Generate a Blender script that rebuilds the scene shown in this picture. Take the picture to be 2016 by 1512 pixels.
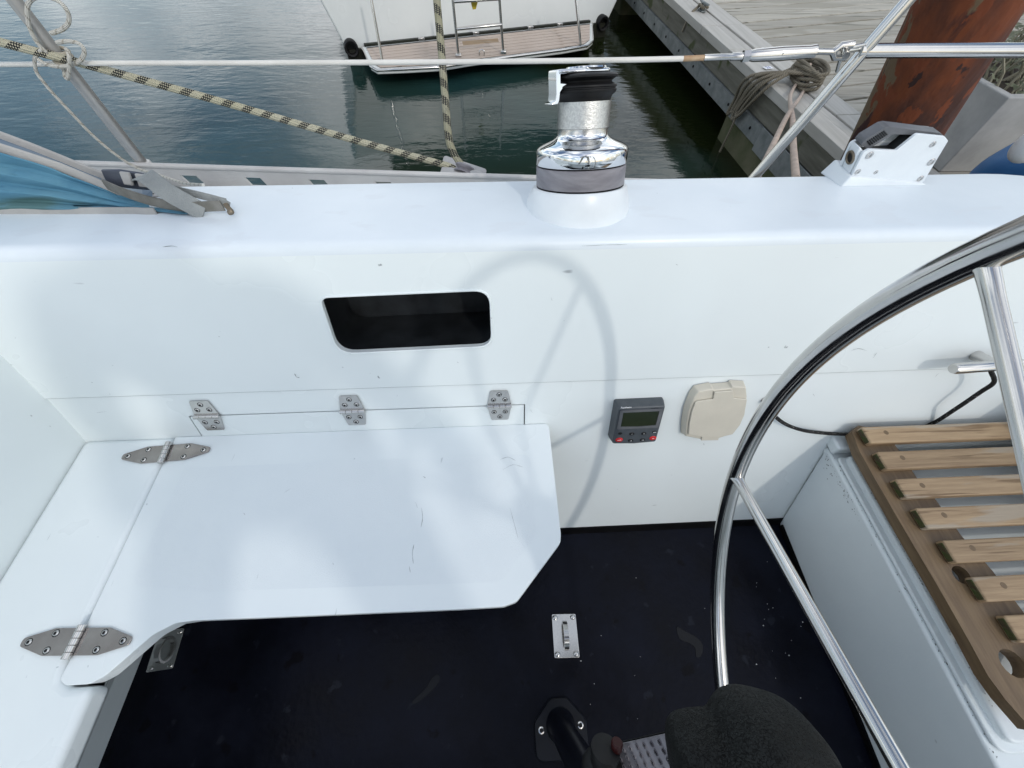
import bpy, bmesh, math, random
from mathutils import Vector, Matrix
random.seed(7)
V = Vector
R = math.radians
for o in list(bpy.data.objects): bpy.data.objects.remove(o)
scene = bpy.context.scene
col = scene.collection

# ------------------------------------------------------------------ camera
F, CX, CY = 757.0, 1008.0, 756.0                     # focal length and centre in photograph pixels (2016 x 1512)
def cdir(u, v): return V(((u-CX)/F, -(v-CY)/F, -1.0))
yc = cdir(945, -395).normalized()                    # athwartships direction seen by the camera
xc = cdir(23800, -25).normalized()                   # fore-and-aft direction
xc = (xc - yc*xc.dot(yc)).normalized()
zc = xc.cross(yc)
ROT = Matrix((xc, yc, zc))                           # camera -> world
CAM = V((0, 0, 1.2))
cam_data = bpy.data.cameras.new('camera')
cam_data.sensor_fit = 'HORIZONTAL'; cam_data.sensor_width = 36.0
cam_data.lens = F/2016*36.0
cam_data.clip_start = 0.02; cam_data.clip_end = 3000
cam = bpy.data.objects.new('camera', cam_data); col.objects.link(cam)
cam.matrix_world = Matrix.Translation(CAM) @ ROT.to_4x4()
scene.camera = cam

# ------------------------------------------------------------------ sky, sun, exposure
SUN_TO = V((0.493, -1.0, 0.933)).normalized()        # towards the sun
world = bpy.data.worlds.new('World'); scene.world = world; world.use_nodes = True
wn = world.node_tree; wn.nodes.clear()
def N(nt, t, **k):
    n = nt.nodes.new(t)
    for a, b in k.items(): setattr(n, a, b)
    return n
w_out = N(wn, 'ShaderNodeOutputWorld'); w_bg = N(wn, 'ShaderNodeBackground'); w_bg.inputs[1].default_value = 0.10
w_sky = N(wn, 'ShaderNodeTexSky', sky_type='NISHITA', sun_disc=False)
w_sky.sun_elevation = math.asin(SUN_TO.z); w_sky.sun_rotation = math.atan2(SUN_TO.x, SUN_TO.y)
w_sky.air_density = 1.2; w_sky.dust_density = 1.5
w_tc = N(wn, 'ShaderNodeTexCoord'); w_sep = N(wn, 'ShaderNodeSeparateXYZ')
w_add = N(wn, 'ShaderNodeMath', operation='ADD'); w_add.inputs[1].default_value = 0.22
w_abs = N(wn, 'ShaderNodeMath', operation='ABSOLUTE')
w_div = N(wn, 'ShaderNodeVectorMath', operation='DIVIDE'); w_cmb = N(wn, 'ShaderNodeCombineXYZ')
wn.links.new(w_tc.outputs['Generated'], w_sep.inputs[0]); wn.links.new(w_sep.outputs[2], w_abs.inputs[0])
wn.links.new(w_abs.outputs[0], w_add.inputs[0])
for i in range(3): wn.links.new(w_add.outputs[0], w_cmb.inputs[i])
wn.links.new(w_tc.outputs['Generated'], w_div.inputs[0]); wn.links.new(w_cmb.outputs[0], w_div.inputs[1])
w_noise = N(wn, 'ShaderNodeTexNoise'); w_noise.inputs['Scale'].default_value = 1.3
w_noise.inputs['Detail'].default_value = 5; w_noise.inputs['Roughness'].default_value = 0.58
wn.links.new(w_div.outputs[0], w_noise.inputs['Vector'])
w_ramp = N(wn, 'ShaderNodeValToRGB'); w_ramp.color_ramp.elements[0].position = 0.42; w_ramp.color_ramp.elements[1].position = 0.60
wn.links.new(w_noise.outputs[0], w_ramp.inputs[0])
w_noise2 = N(wn, 'ShaderNodeTexNoise'); w_noise2.inputs['Scale'].default_value = 2.6; w_noise2.inputs['Detail'].default_value = 4
wn.links.new(w_div.outputs[0], w_noise2.inputs['Vector'])
w_cr2 = N(wn, 'ShaderNodeValToRGB')
w_cr2.color_ramp.elements[0].position = 0.35; w_cr2.color_ramp.elements[0].color = (6.6, 7.1, 7.6, 1)
w_cr2.color_ramp.elements[1].position = 0.68; w_cr2.color_ramp.elements[1].color = (13.2, 13.6, 13.9, 1)
wn.links.new(w_noise2.outputs[0], w_cr2.inputs[0])
w_mix = N(wn, 'ShaderNodeMix', data_type='RGBA')
wn.links.new(w_ramp.outputs[0], w_mix.inputs[0]); wn.links.new(w_sky.outputs[0], w_mix.inputs[6]); wn.links.new(w_cr2.outputs[0], w_mix.inputs[7])
wn.links.new(w_mix.outputs[2], w_bg.inputs[0]); wn.links.new(w_bg.outputs[0], w_out.inputs[0])

sun_d = bpy.data.lights.new('sun', 'SUN'); sun_d.energy = 0.52; sun_d.angle = R(2.0); sun_d.color = (1.0, 0.95, 0.88)
sun = bpy.data.objects.new('sun', sun_d); col.objects.link(sun)
sun.rotation_euler = SUN_TO.to_track_quat('Z', 'Y').to_euler(); sun.location = SUN_TO*20

scene.view_settings.view_transform = 'Standard'; scene.view_settings.look = 'None'
scene.view_settings.exposure = 0.60; scene.view_settings.gamma = 1.0
scene.view_settings.use_curve_mapping = False
scene.render.engine = 'CYCLES'
cy = scene.cycles; cy.max_bounces = 7; cy.diffuse_bounces = 3; cy.glossy_bounces = 4; cy.transmission_bounces = 2; cy.caustics_reflective = False; cy.caustics_refractive = False

# ------------------------------------------------------------------ measuring helpers: a sight line meets a real plane
def ray(u, v): return ROT @ cdir(u, v)
def onp(u, v, n, p):
    n = V(n); r = ray(u, v); return CAM + r*((V(p)-CAM).dot(n)/r.dot(n))
def Zp(u, v, h): return onp(u, v, (0, 0, 1), (0, 0, h))
def Yp(u, v, y): return onp(u, v, (0, 1, 0), (0, y, 0))
def Xp(u, v, x): return onp(u, v, (1, 0, 0), (x, 0, 0))
D0 = 0.2518; TA = math.tan(R(21)); TB = math.tan(R(18))
YS, ZS = 0.4518, 0.5209                              # seam between lower and upper cockpit side
YT, ZT = 0.5411, 0.8066                              # inner top edge of the coaming
HS = 0.41                                            # bench height
ZW = -0.45                                           # water
ZD = 0.08                                           # pontoon deck
def low(u, v, off=0): return onp(u, v, (0, 1, -TA), (0, D0-off, 0))
def up(u, v, off=0): return onp(u, v, (0, 1, -TB), (0, YS-0.0035-off, ZS))
TS = 0.14                                            # slope of the coaming top
def top(u, v): return onp(u, v, (0, TS, 1), (0, YT, ZT))
def topz(y): return ZT - TS*(y-YT)

# ------------------------------------------------------------------ materials
MATS = {}
def pm(name, c, rough=0.5, metal=0.0, c2=None, vs=4.0, lo=0.35, hi=0.7, det=4, stretch=None, bump=None, coat=0, rvar=0, spots=None, ior=None, uv=False, rot=None, orand=0):
    m = bpy.data.materials.new(name); m.use_nodes = True; nt = m.node_tree
    b = nt.nodes['Principled BSDF']; L = nt.links.new
    b.inputs['Base Color'].default_value = (*c, 1); b.inputs['Roughness'].default_value = rough; b.inputs['Metallic'].default_value = metal
    if coat: b.inputs['Coat Weight'].default_value = coat; b.inputs['Coat Roughness'].default_value = 0.12
    if ior: b.inputs['IOR'].default_value = ior
    tc = N(nt, 'ShaderNodeTexCoord'); src = tc.outputs['UV' if uv else 'Object']
    mp = N(nt, 'ShaderNodeMapping'); L(src, mp.inputs[0])
    if stretch: mp.inputs['Scale'].default_value = stretch
    if rot: mp.inputs['Rotation'].default_value = rot
    src = mp.outputs[0]
    base_src = tc.outputs['UV' if uv else 'Object']
    if orand:                                                   # every piece cut from another part of the tree
        o0 = N(nt, 'ShaderNodeObjectInfo'); sc0 = N(nt, 'ShaderNodeVectorMath', operation='SCALE'); sc0.inputs[0].default_value = (7.3, 3.1, 5.7); L(o0.outputs['Random'], sc0.inputs['Scale'])
        ad0 = N(nt, 'ShaderNodeVectorMath', operation='ADD'); L(base_src, ad0.inputs[0]); L(sc0.outputs[0], ad0.inputs[1]); base_src = ad0.outputs[0]; L(base_src, mp.inputs[0])
    colsock = None
    if c2:
        no = N(nt, 'ShaderNodeTexNoise'); no.inputs['Scale'].default_value = vs; no.inputs['Detail'].default_value = det; no.inputs['Roughness'].default_value = 0.6
        L(src, no.inputs['Vector'])
        cr = N(nt, 'ShaderNodeValToRGB'); cr.color_ramp.elements[0].position = lo; cr.color_ramp.elements[1].position = hi
        cr.color_ramp.elements[0].color = (*c, 1); cr.color_ramp.elements[1].color = (*c2, 1)
        L(no.outputs[0], cr.inputs[0]); colsock = cr.outputs[0]
        if rvar:
            mr = N(nt, 'ShaderNodeMapRange'); mr.inputs[1].default_value = lo; mr.inputs[2].default_value = hi
            mr.inputs[3].default_value = rough; mr.inputs[4].default_value = rough+rvar
            L(no.outputs[0], mr.inputs[0]); L(mr.outputs[0], b.inputs['Roughness'])
    for sp in (spots or []):                                    # sparse marks: (colour, scale, threshold, stretch)
        sc, ss, th, st = sp[:4]
        mp2 = N(nt, 'ShaderNodeMapping'); L(base_src, mp2.inputs[0]); mp2.inputs['Scale'].default_value = st
        n2 = N(nt, 'ShaderNodeTexNoise'); n2.inputs['Scale'].default_value = ss; n2.inputs['Detail'].default_value = sp[4] if len(sp) > 4 else 2; L(mp2.outputs[0], n2.inputs['Vector'])
        r2 = N(nt, 'ShaderNodeMapRange'); r2.inputs[1].default_value = th; r2.inputs[2].default_value = th+(sp[5] if len(sp) > 5 else 0.05); L(n2.outputs[0], r2.inputs[0])
        mx = N(nt, 'ShaderNodeMix', data_type='RGBA'); L(r2.outputs[0], mx.inputs[0])
        if colsock: L(colsock, mx.inputs[6])
        else: mx.inputs[6].default_value = (*c, 1)
        mx.inputs[7].default_value = (*sc, 1); colsock = mx.outputs[2]
    if orand:                                                   # each piece of timber its own shade
        oi = N(nt, 'ShaderNodeObjectInfo'); mr = N(nt, 'ShaderNodeMapRange'); mr.inputs[3].default_value = 1-orand; mr.inputs[4].default_value = 1+orand; L(oi.outputs['Random'], mr.inputs[0])
        vm = N(nt, 'ShaderNodeVectorMath', operation='SCALE'); L(mr.outputs[0], vm.inputs['Scale'])
        if colsock: L(colsock, vm.inputs[0])
        else: vm.inputs[0].default_value = c
        colsock = vm.outputs[0]
    if colsock: L(colsock, b.inputs['Base Color'])
    if bump:
        bs, bst = bump[0], bump[1]
        n3 = N(nt, 'ShaderNodeTexVoronoi' if len(bump) > 2 and bump[2] == 'v' else 'ShaderNodeTexNoise'); n3.inputs['Scale'].default_value = bs; L(src, n3.inputs['Vector'])
        if 'Detail' in n3.inputs: n3.inputs['Detail'].default_value = 3
        bp = N(nt, 'ShaderNodeBump'); bp.inputs['Strength'].default_value = bst; bp.inputs['Distance'].default_value = 0.004 if len(bump) < 4 else bump[3]
        L(n3.outputs[0], bp.inputs['Height']); L(bp.outputs[0], b.inputs['Normal'])
    if sum(c) < 0.06 and not metal: b.inputs['Specular IOR Level'].default_value = 0.25
    MATS[name] = m
    return m
GREY = (0.30, 0.33, 0.34)
gel = pm('white_gelcoat', (0.79, 0.845, 0.845), 0.24, c2=(0.75, 0.80, 0.805), vs=2.2, lo=0.3, hi=0.75, bump=(7, 0.10), rvar=0.14,
         spots=[(GREY, 60, 0.775, (1, 1, 1)), ((0.42, 0.45, 0.46), 70, 0.755, (0.15, 1, 0.6))])
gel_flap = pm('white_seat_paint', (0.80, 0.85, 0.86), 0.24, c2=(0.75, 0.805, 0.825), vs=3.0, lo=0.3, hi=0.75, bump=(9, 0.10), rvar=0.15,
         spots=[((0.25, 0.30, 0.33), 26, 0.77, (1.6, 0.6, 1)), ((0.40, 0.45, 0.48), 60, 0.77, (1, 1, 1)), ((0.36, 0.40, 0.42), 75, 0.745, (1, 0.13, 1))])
gel_top = pm('sky_tinted_top_paint', (0.75, 0.805, 0.84), 0.30, c2=(0.69, 0.75, 0.79), vs=5, lo=0.3, hi=0.75, bump=(260, 0.05), rvar=0.1,  # bluer white: sky reflection put into the colour
         spots=[(GREY, 70, 0.77, (1, 1, 1)), ((0.70, 0.75, 0.785), 9, 0.60, (1, 2, 1), 6)])
gel_helm = pm('helm_locker_paint', (0.78, 0.83, 0.84), 0.30, c2=(0.71, 0.765, 0.78), vs=4, lo=0.3, hi=0.75, bump=(200, 0.06), rvar=0.1,
         spots=[((0.12, 0.13, 0.13), 30, 0.765, (1.5, 0.7, 1)), ((0.42, 0.45, 0.44), 8, 0.70, (1, 1, 1))])
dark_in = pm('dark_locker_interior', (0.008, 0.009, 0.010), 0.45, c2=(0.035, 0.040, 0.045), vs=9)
navy = pm('navy_floor_paint', (0.0022, 0.0026, 0.0058), 0.30, c2=(0.0060, 0.0075, 0.0150), vs=6, lo=0.38, hi=0.70, det=10, rvar=0.25, bump=(70, 0.30),
          spots=[((0.011, 0.013, 0.020), 22, 0.66, (1, 1, 1), 6), ((0.002, 0.002, 0.004), 17, 0.64, (1, 1, 1), 5)])
navy.node_tree.nodes['Principled BSDF'].inputs['Specular IOR Level'].default_value = 0.10
black_kick = pm('black_kick_strip', (0.003, 0.003, 0.0035), 0.5, c2=(0.006, 0.006, 0.007), vs=20)
black_kick.node_tree.nodes['Principled BSDF'].inputs['Specular IOR Level'].default_value = 0.12
puddle_m = pm('water_film', (0.006, 0.007, 0.010), 0.03, ior=1.33)
steel = pm('brushed_stainless', (0.60, 0.59, 0.57), 0.13, 1.0, c2=(0.54, 0.53, 0.515), vs=14, rvar=0.10)
steel_pol = pm('polished_stainless', (0.60, 0.585, 0.565), 0.10, 1.0, c2=(0.52, 0.51, 0.50), vs=18, rvar=0.12)
hinge_m = pm('brown_reflection_hinge_steel', (0.40, 0.365, 0.345), 0.06, 1.0, c2=(0.32, 0.285, 0.27), vs=22, rvar=0.10, bump=(14, 0.05))  # brown reflection put into the base colour
chrome = pm('chrome', (0.78, 0.79, 0.80), 0.035, 1.0, c2=(0.70, 0.71, 0.72), vs=12, rvar=0.05)
drum_m = pm('knurled_drum_metal', (0.62, 0.62, 0.60), 0.30, 1.0, c2=(0.50, 0.50, 0.49), vs=300, lo=0.42, hi=0.58, bump=(650, 0.35, 'n', 0.002))
drum_plain = pm('satin_winch_metal', (0.58, 0.56, 0.53), 0.22, 1.0, c2=(0.5, 0.49, 0.47), vs=30)
grey_ring = pm('worn_grey_winch_ring', (0.20, 0.19, 0.21), 0.5, 0.25, c2=(0.33, 0.32, 0.34), vs=14, stretch=(1, 1, 5), rvar=0.15, bump=(60, 0.1))
rubber = pm('black_jaw_plastic', (0.006, 0.006, 0.0065), 0.5, c2=(0.012, 0.012, 0.0125), vs=25, bump=(60, 0.12))
galv = pm('galvanised_steel', (0.30, 0.32, 0.32), 0.55, 0.6, c2=(0.17, 0.19, 0.19), vs=9, rvar=0.2, bump=(80, 0.1))
alu = pm('dull_aluminium', (0.50, 0.49, 0.47), 0.42, 0.85, c2=(0.38, 0.37, 0.36), vs=12, rvar=0.15)
rail_m = pm('pale_rail_aluminium', (0.62, 0.60, 0.57), 0.45, 0.3, c2=(0.52, 0.50, 0.48), vs=8, rvar=0.1)
grey_pl = pm('slate_grey_plastic', (0.055, 0.065, 0.075), 0.45, c2=(0.075, 0.085, 0.095), vs=60, bump=(400, 0.08))
lever_m = pm('grey_lever_plastic', (0.11, 0.115, 0.125), 0.4, c2=(0.15, 0.155, 0.165), vs=30, bump=(200, 0.05))
btn_m = pm('black_rubber_button', (0.010, 0.011, 0.012), 0.35, c2=(0.016, 0.017, 0.018), vs=80)
red_m = pm('red_rubber_button', (0.62, 0.015, 0.02), 0.4, c2=(0.5, 0.012, 0.015), vs=60)
lcd = pm('dark_green_lcd', (0.020, 0.028, 0.016), 0.12, c2=(0.028, 0.036, 0.020), vs=10)
print_w = pm('white_print', (0.75, 0.76, 0.77), 0.5, c2=(0.68, 0.69, 0.70), vs=80)
print_b = pm('dark_print', (0.02, 0.025, 0.03), 0.5, c2=(0.03, 0.035, 0.04), vs=80)
beige = pm('beige_plastic', (0.62, 0.58, 0.49), 0.42, c2=(0.56, 0.525, 0.445), vs=14, bump=(300, 0.06))
white_pl = pm('white_clutch_enamel', (0.78, 0.82, 0.84), 0.32, c2=(0.70, 0.74, 0.77), vs=10, bump=(140, 0.05))
teak = pm('oiled_teak', (0.235, 0.155, 0.085), 0.6, c2=(0.40, 0.285, 0.17), vs=6, lo=0.3, hi=0.72, det=10, stretch=(1.2, 18, 14), bump=(14, 0.28), rvar=0.1, orand=0.14,
          spots=[((0.185, 0.12, 0.065), 5, 0.60, (1.0, 26, 10), 5), ((0.33, 0.27, 0.20), 3, 0.58, (1.2, 9, 4), 5)])
teak_dk = pm('dark_teak', (0.115, 0.072, 0.038), 0.55, c2=(0.20, 0.135, 0.072), vs=6, lo=0.3, hi=0.72, det=10, stretch=(18, 1.5, 14), bump=(14, 0.3))  # darker brown teak for bearers and plugs
teak_end = pm('mossy_end_grain', (0.055, 0.04, 0.018), 0.75, c2=(0.045, 0.06, 0.012), vs=55, lo=0.42, hi=0.6, bump=(140, 0.5))
canvas = pm('blue_canvas', (0.065, 0.20, 0.305), 0.85, c2=(0.12, 0.28, 0.365), vs=6, stretch=(1, 1, 4), bump=(30, 0.25),
            spots=[((0.075, 0.165, 0.175), 4, 0.56, (1, 1, 3))])
tape = pm('grey_edge_tape', (0.42, 0.41, 0.39), 0.75, c2=(0.34, 0.33, 0.315), vs=18, bump=(300, 0.2))
window_v = pm('cloudy_blue_vinyl', (0.13, 0.20, 0.28), 0.25, c2=(0.20, 0.24, 0.27), vs=9)
webb = pm('grey_webbing', (0.25, 0.265, 0.26), 0.85, c2=(0.33, 0.345, 0.335), vs=20, bump=(500, 0.5))
buckle_m = pm('indigo_buckle_plastic', (0.06, 0.068, 0.09), 0.35, c2=(0.08, 0.088, 0.11), vs=20)
brass_m = pm('tarnished_bronze', (0.16, 0.13, 0.09), 0.4, 0.8, c2=(0.25, 0.21, 0.16), vs=30)
wire_m = pm('white_coated_wire', (0.72, 0.70, 0.65), 0.4, c2=(0.62, 0.60, 0.55), vs=9)
rust_sleeve = pm('rust_stained_coating', (0.30, 0.15, 0.06), 0.6, c2=(0.55, 0.42, 0.28), vs=20)
wood_dock = pm('weathered_plank', (0.27, 0.25, 0.205), 0.8, orand=0.2, c2=(0.47, 0.445, 0.385), vs=3.2, lo=0.3, hi=0.72, det=12, stretch=(0.5, 14, 6), bump=(16, 0.6, 'n', 0.006),
               spots=[((0.17, 0.165, 0.13), 2.2, 0.60, (0.5, 9, 4)), ((0.30, 0.28, 0.23), 1.2, 0.58, (0.8, 2, 1))])
wood_edge = pm('smooth_grey_edge_board', (0.36, 0.345, 0.31), 0.7, c2=(0.47, 0.455, 0.42), vs=3, lo=0.3, hi=0.7, det=10, stretch=(14, 0.5, 6), bump=(14, 0.3))
wood_fascia = pm('dark_fascia_timber', (0.075, 0.072, 0.055), 0.8, c2=(0.17, 0.165, 0.135), vs=3, lo=0.3, hi=0.7, det=10, stretch=(6, 0.7, 8), bump=(12, 0.5),
               spots=[((0.05, 0.06, 0.02), 5, 0.58, (1, 1, 1))])
algae = pm('algae_concrete', (0.05, 0.062, 0.022), 0.85, c2=(0.12, 0.115, 0.07), vs=5, bump=(20, 0.6))
rust = pm('rusted_steel_pile', (0.050, 0.018, 0.012), 0.85, c2=(0.155, 0.039, 0.011), vs=4.2, lo=0.42, hi=0.58, det=14, stretch=(1, 1, 0.42), bump=(22, 0.9, 'n', 0.012),
          spots=[((0.045, 0.016, 0.013), 9, 0.56, (1, 1, 0.25), 8), ((0.135, 0.092, 0.052), 4.2, 0.60, (1.1, 1.1, 0.6), 10, 0.012), ((0.15, 0.036, 0.011), 20, 0.58, (1, 1, 0.5), 6, 0.02), ((0.03, 0.012, 0.010), 13, 0.62, (1, 1, 0.6), 8, 0.015)])
concrete = pm('planter_concrete', (0.33, 0.33, 0.32), 0.85, c2=(0.45, 0.445, 0.43), vs=6, bump=(40, 0.35))
soil = pm('dark_soil', (0.03, 0.022, 0.015), 0.95, c2=(0.07, 0.05, 0.035), vs=20, bump=(40, 0.9))
leaf_m = pm('grey_green_leaf', (0.10, 0.115, 0.06), 0.6, c2=(0.28, 0.29, 0.21), vs=8)
twig_m = pm('pale_twig', (0.22, 0.20, 0.14), 0.8, c2=(0.35, 0.33, 0.25), vs=8)
tarp = pm('blue_tarpaulin', (0.012, 0.09, 0.24), 0.5, c2=(0.02, 0.13, 0.32), vs=6, bump=(12, 0.6))
boat_w = pm('neighbour_white_hull', (0.70, 0.72, 0.70), 0.22, c2=(0.63, 0.65, 0.635), vs=1.5, rvar=0.1)
antif = pm('black_antifouling', (0.010, 0.011, 0.009), 0.5, c2=(0.025, 0.027, 0.018), vs=4)
teak_pale = pm('bleached_platform_teak', (0.42, 0.335, 0.275), 0.7, c2=(0.55, 0.465, 0.40), vs=4, lo=0.3, hi=0.7, det=9, stretch=(1, 16, 10), bump=(14, 0.3),
               spots=[((0.22, 0.15, 0.10), 4, 0.66, (1, 4, 1))])
caulk = pm('black_caulk', (0.02, 0.02, 0.02), 0.6, c2=(0.03, 0.03, 0.03), vs=10)
yellow_m = pm('yellow_webbing', (0.48, 0.37, 0.02), 0.7, c2=(0.38, 0.28, 0.02), vs=20)
leather = pm('cracked_black_vinyl', (0.0065, 0.0075, 0.0068), 0.6, c2=(0.010, 0.0115, 0.0105), vs=14, bump=(60, 0.12))
dk_tube = pm('dark_blue_enamel', (0.004, 0.0048, 0.008), 0.35, c2=(0.007, 0.008, 0.013), vs=12)
red_cap = pm('dark_red_cap', (0.035, 0.006, 0.006), 0.4, c2=(0.02, 0.004, 0.004), vs=20)
cord_bk = pm('black_shock_cord', (0.012, 0.012, 0.012), 0.8, c2=(0.30, 0.29, 0.27), vs=260, lo=0.60, hi=0.66, bump=(500, 0.3))

def crackle(m, scale, width, depth):                           # crazed surface: voronoi cell edges sunk
    nt = m.node_tree; b = nt.nodes['Principled BSDF']; tc = N(nt, 'ShaderNodeTexCoord')
    no = N(nt, 'ShaderNodeTexNoise'); no.inputs['Scale'].default_value = scale*1.3; nt.links.new(tc.outputs['Object'], no.inputs['Vector'])
    mxv = N(nt, 'ShaderNodeMix', data_type='RGBA'); mxv.inputs[0].default_value = 0.06
    nt.links.new(tc.outputs['Object'], mxv.inputs[6]); nt.links.new(no.outputs[1], mxv.inputs[7])
    vo = N(nt, 'ShaderNodeTexVoronoi', feature='DISTANCE_TO_EDGE'); vo.inputs['Scale'].default_value = scale; nt.links.new(mxv.outputs[2], vo.inputs['Vector'])
    mr = N(nt, 'ShaderNodeMapRange'); mr.inputs[2].default_value = width; nt.links.new(vo.outputs['Distance'], mr.inputs[0])
    csk = b.inputs['Base Color'].links[0].from_socket; mm = N(nt, 'ShaderNodeMix', data_type='RGBA'); nt.links.new(mr.outputs[0], mm.inputs[0]); mm.inputs[6].default_value = (0.001, 0.001, 0.001, 1); nt.links.new(csk, mm.inputs[7]); nt.links.new(mm.outputs[2], b.inputs['Base Color'])
    bp = N(nt, 'ShaderNodeBump'); bp.inputs['Strength'].default_value = 0.9; bp.inputs['Distance'].default_value = depth
    nt.links.new(mr.outputs[0], bp.inputs['Height'])
    old = b.inputs['Normal'].links[0].from_socket; nt.links.new(old, bp.inputs['Normal']); nt.links.new(bp.outputs[0], b.inputs['Normal'])
crackle(leather, 95, 0.10, 0.006)

def rope_mat(name, c, dark, fleck, pitch, twist=False, flecks=True, c2=None):
    """pattern runs along the rope's own length (UV: x round, y metres along)"""
    m = bpy.data.materials.new(name); m.use_nodes = True; nt = m.node_tree; L = nt.links.new
    b = nt.nodes['Principled BSDF']; b.inputs['Roughness'].default_value = 0.85
    tc = N(nt, 'ShaderNodeTexCoord'); sp = N(nt, 'ShaderNodeSeparateXYZ'); L(tc.outputs['UV'], sp.inputs[0])
    def mth(op, a, bb):
        n = N(nt, 'ShaderNodeMath', operation=op)
        for i, q in enumerate((a, bb)):
            if q is None: continue
            if isinstance(q, (int, float)): n.inputs[i].default_value = q
            else: L(q, n.inputs[i])
        return n.outputs[0]
    u, v = sp.outputs[0], sp.outputs[1]
    ph = mth('ADD', mth('MULTIPLY', v, 1.0/pitch), u)
    no = N(nt, 'ShaderNodeTexNoise'); no.inputs['Scale'].default_value = 14; L(tc.outputs['Object'], no.inputs['Vector'])
    cm = N(nt, 'ShaderNodeMix', data_type='RGBA'); L(no.outputs[0], cm.inputs[0]); cm.inputs[6].default_value = (*c, 1); cm.inputs[7].default_value = (*(c2 or [x*0.7 for x in c]), 1)
    colr = cm.outputs[2]
    k = 0.35/pitch
    h1 = mth('SINE', mth('MULTIPLY', mth('ADD', mth('MULTIPLY', v, 5.0/pitch), mth('MULTIPLY', u, 5)), 6.2832), None)
    h2 = mth('SINE', mth('MULTIPLY', mth('SUBTRACT', mth('MULTIPLY', v, 5.5/pitch), mth('MULTIPLY', u, 5)), 6.2832), None)
    if twist:
        hgt = mth('ABSOLUTE', mth('SINE', mth('MULTIPLY', mth('ADD', mth('MULTIPLY', v, 1.0/pitch), mth('MULTIPLY', u, 1.0)), 9.4248), None), None)
        dk = mth('LESS_THAN', hgt, 0.28)
    else:
        hgt = mth('MULTIPLY', h1, h2)
        dk = mth('MULTIPLY', mth('LESS_THAN', mth('FRACT', ph, None), fleck), mth('GREATER_THAN', hgt, -0.22))
    mx = N(nt, 'ShaderNodeMix', data_type='RGBA'); L(mth('MULTIPLY', dk, 1.0 if flecks else 0.0), mx.inputs[0]); L(colr, mx.inputs[6]); mx.inputs[7].default_value = (*dark, 1)
    L(mx.outputs[2], b.inputs['Base Color'])
    bp = N(nt, 'ShaderNodeBump'); bp.inputs['Strength'].default_value = 0.7; bp.inputs['Distance'].default_value = 0.003
    L(hgt, bp.inputs['Height']); L(bp.outputs[0], b.inputs['Normal'])
    MATS[name] = m; return m
rope_fleck = rope_mat('flecked_braid', (0.62, 0.585, 0.46), (0.012, 0.012, 0.014), 0.46, 0.040, c2=(0.45, 0.425, 0.28))
rope_old = rope_mat('grubby_flecked_braid', (0.46, 0.43, 0.33), (0.012, 0.012, 0.014), 0.50, 0.046, c2=(0.30, 0.285, 0.17))
cord_w = rope_mat('thin_cream_cord', (0.85, 0.83, 0.76), (0.42, 0.38, 0.30), 0.2, 0.02, c2=(0.72, 0.69, 0.60))
rope_tw = rope_mat('twisted_grey_rope', (0.15, 0.135, 0.10), (0.03, 0.027, 0.02), 0.3, 0.05, twist=True, c2=(0.25, 0.215, 0.16))
rope_pk = pm('chafed_pink_line', (0.50, 0.40, 0.33), 0.9, c2=(0.36, 0.29, 0.24), vs=30, bump=(90, 0.8, 'n', 0.006))

# ------------------------------------------------------------------ building helpers
WL = {}; PW = {}
def wl(o): return WL.get(o.name, V((0, 0, 0))) if o else V((0, 0, 0))
def tag(o, label, cat, group=None):
    o['label'] = label; o['category'] = cat
    if group: o['group'] = group
    return o
def thing(name, loc, label, cat, group=None):
    o = bpy.data.objects.new(name, None); col.objects.link(o); o.location = V(loc); o.empty_display_size = 0.05
    WL[o.name] = V(loc); return tag(o, label, cat, group)
def link_obj(name, me, parent, c):
    o = bpy.data.objects.new(name, me); col.objects.link(o)
    if parent: o.parent = parent
    o.location = V(c) - wl(parent); WL[o.name] = V(c); return o
def mk(name, vf, mat, parent=None, smooth=False, bevel=0, seg=2, kind=None, uvs=None, auto=None, sub=0, origin=None):
    vs, fs = vf
    vs = [V(p) for p in vs]
    c = V(origin) if origin is not None else sum(vs, V())/len(vs)
    me = bpy.data.meshes.new(name); me.from_pydata([p-c for p in vs], [], fs)
    bm = bmesh.new(); bm.from_mesh(me)
    if uvs is None: bmesh.ops.recalc_face_normals(bm, faces=bm.faces)
    bm.to_mesh(me); bm.free()
    if uvs is not None:
        uvl = me.uv_layers.new(name='UVMap')
        for poly in me.polygons:
            for li, q in zip(poly.loop_indices, uvs[poly.index]): uvl.data[li].uv = q
    me.materials.append(mat)
    if smooth or auto:
        me.polygons.foreach_set('use_smooth', [True]*len(me.polygons))
    o = link_obj(name, me, parent, c)
    if bevel:
        b = o.modifiers.new('bevel', 'BEVEL'); b.width = bevel; b.segments = seg; b.limit_method = 'ANGLE'; b.angle_limit = R(35); b.harden_normals = False
        me.polygons.foreach_set('use_smooth', [True]*len(me.polygons))
        auto = auto or 40
    if sub:
        s = o.modifiers.new('sub', 'SUBSURF'); s.levels = sub; s.render_levels = sub
    if auto:
        for e in me.edges: pass
        me.set_sharp_from_angle(angle=R(auto))
    if kind: o['kind'] = kind
    return o
def struct(name, vf, mat, **k): return mk(name, vf, mat, kind='structure', **k)
def inst(name, me, parent, M):
    """another object sharing mesh data, placed by a world matrix"""
    o = bpy.data.objects.new(name, me); col.objects.link(o)
    if parent: o.parent = parent
    P = PW.get(parent.name, Matrix.Translation(wl(parent))) if parent else Matrix()
    o.matrix_basis = P.inverted() @ M; WL[o.name] = M.translation.copy(); PW[o.name] = M.copy(); return o
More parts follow.
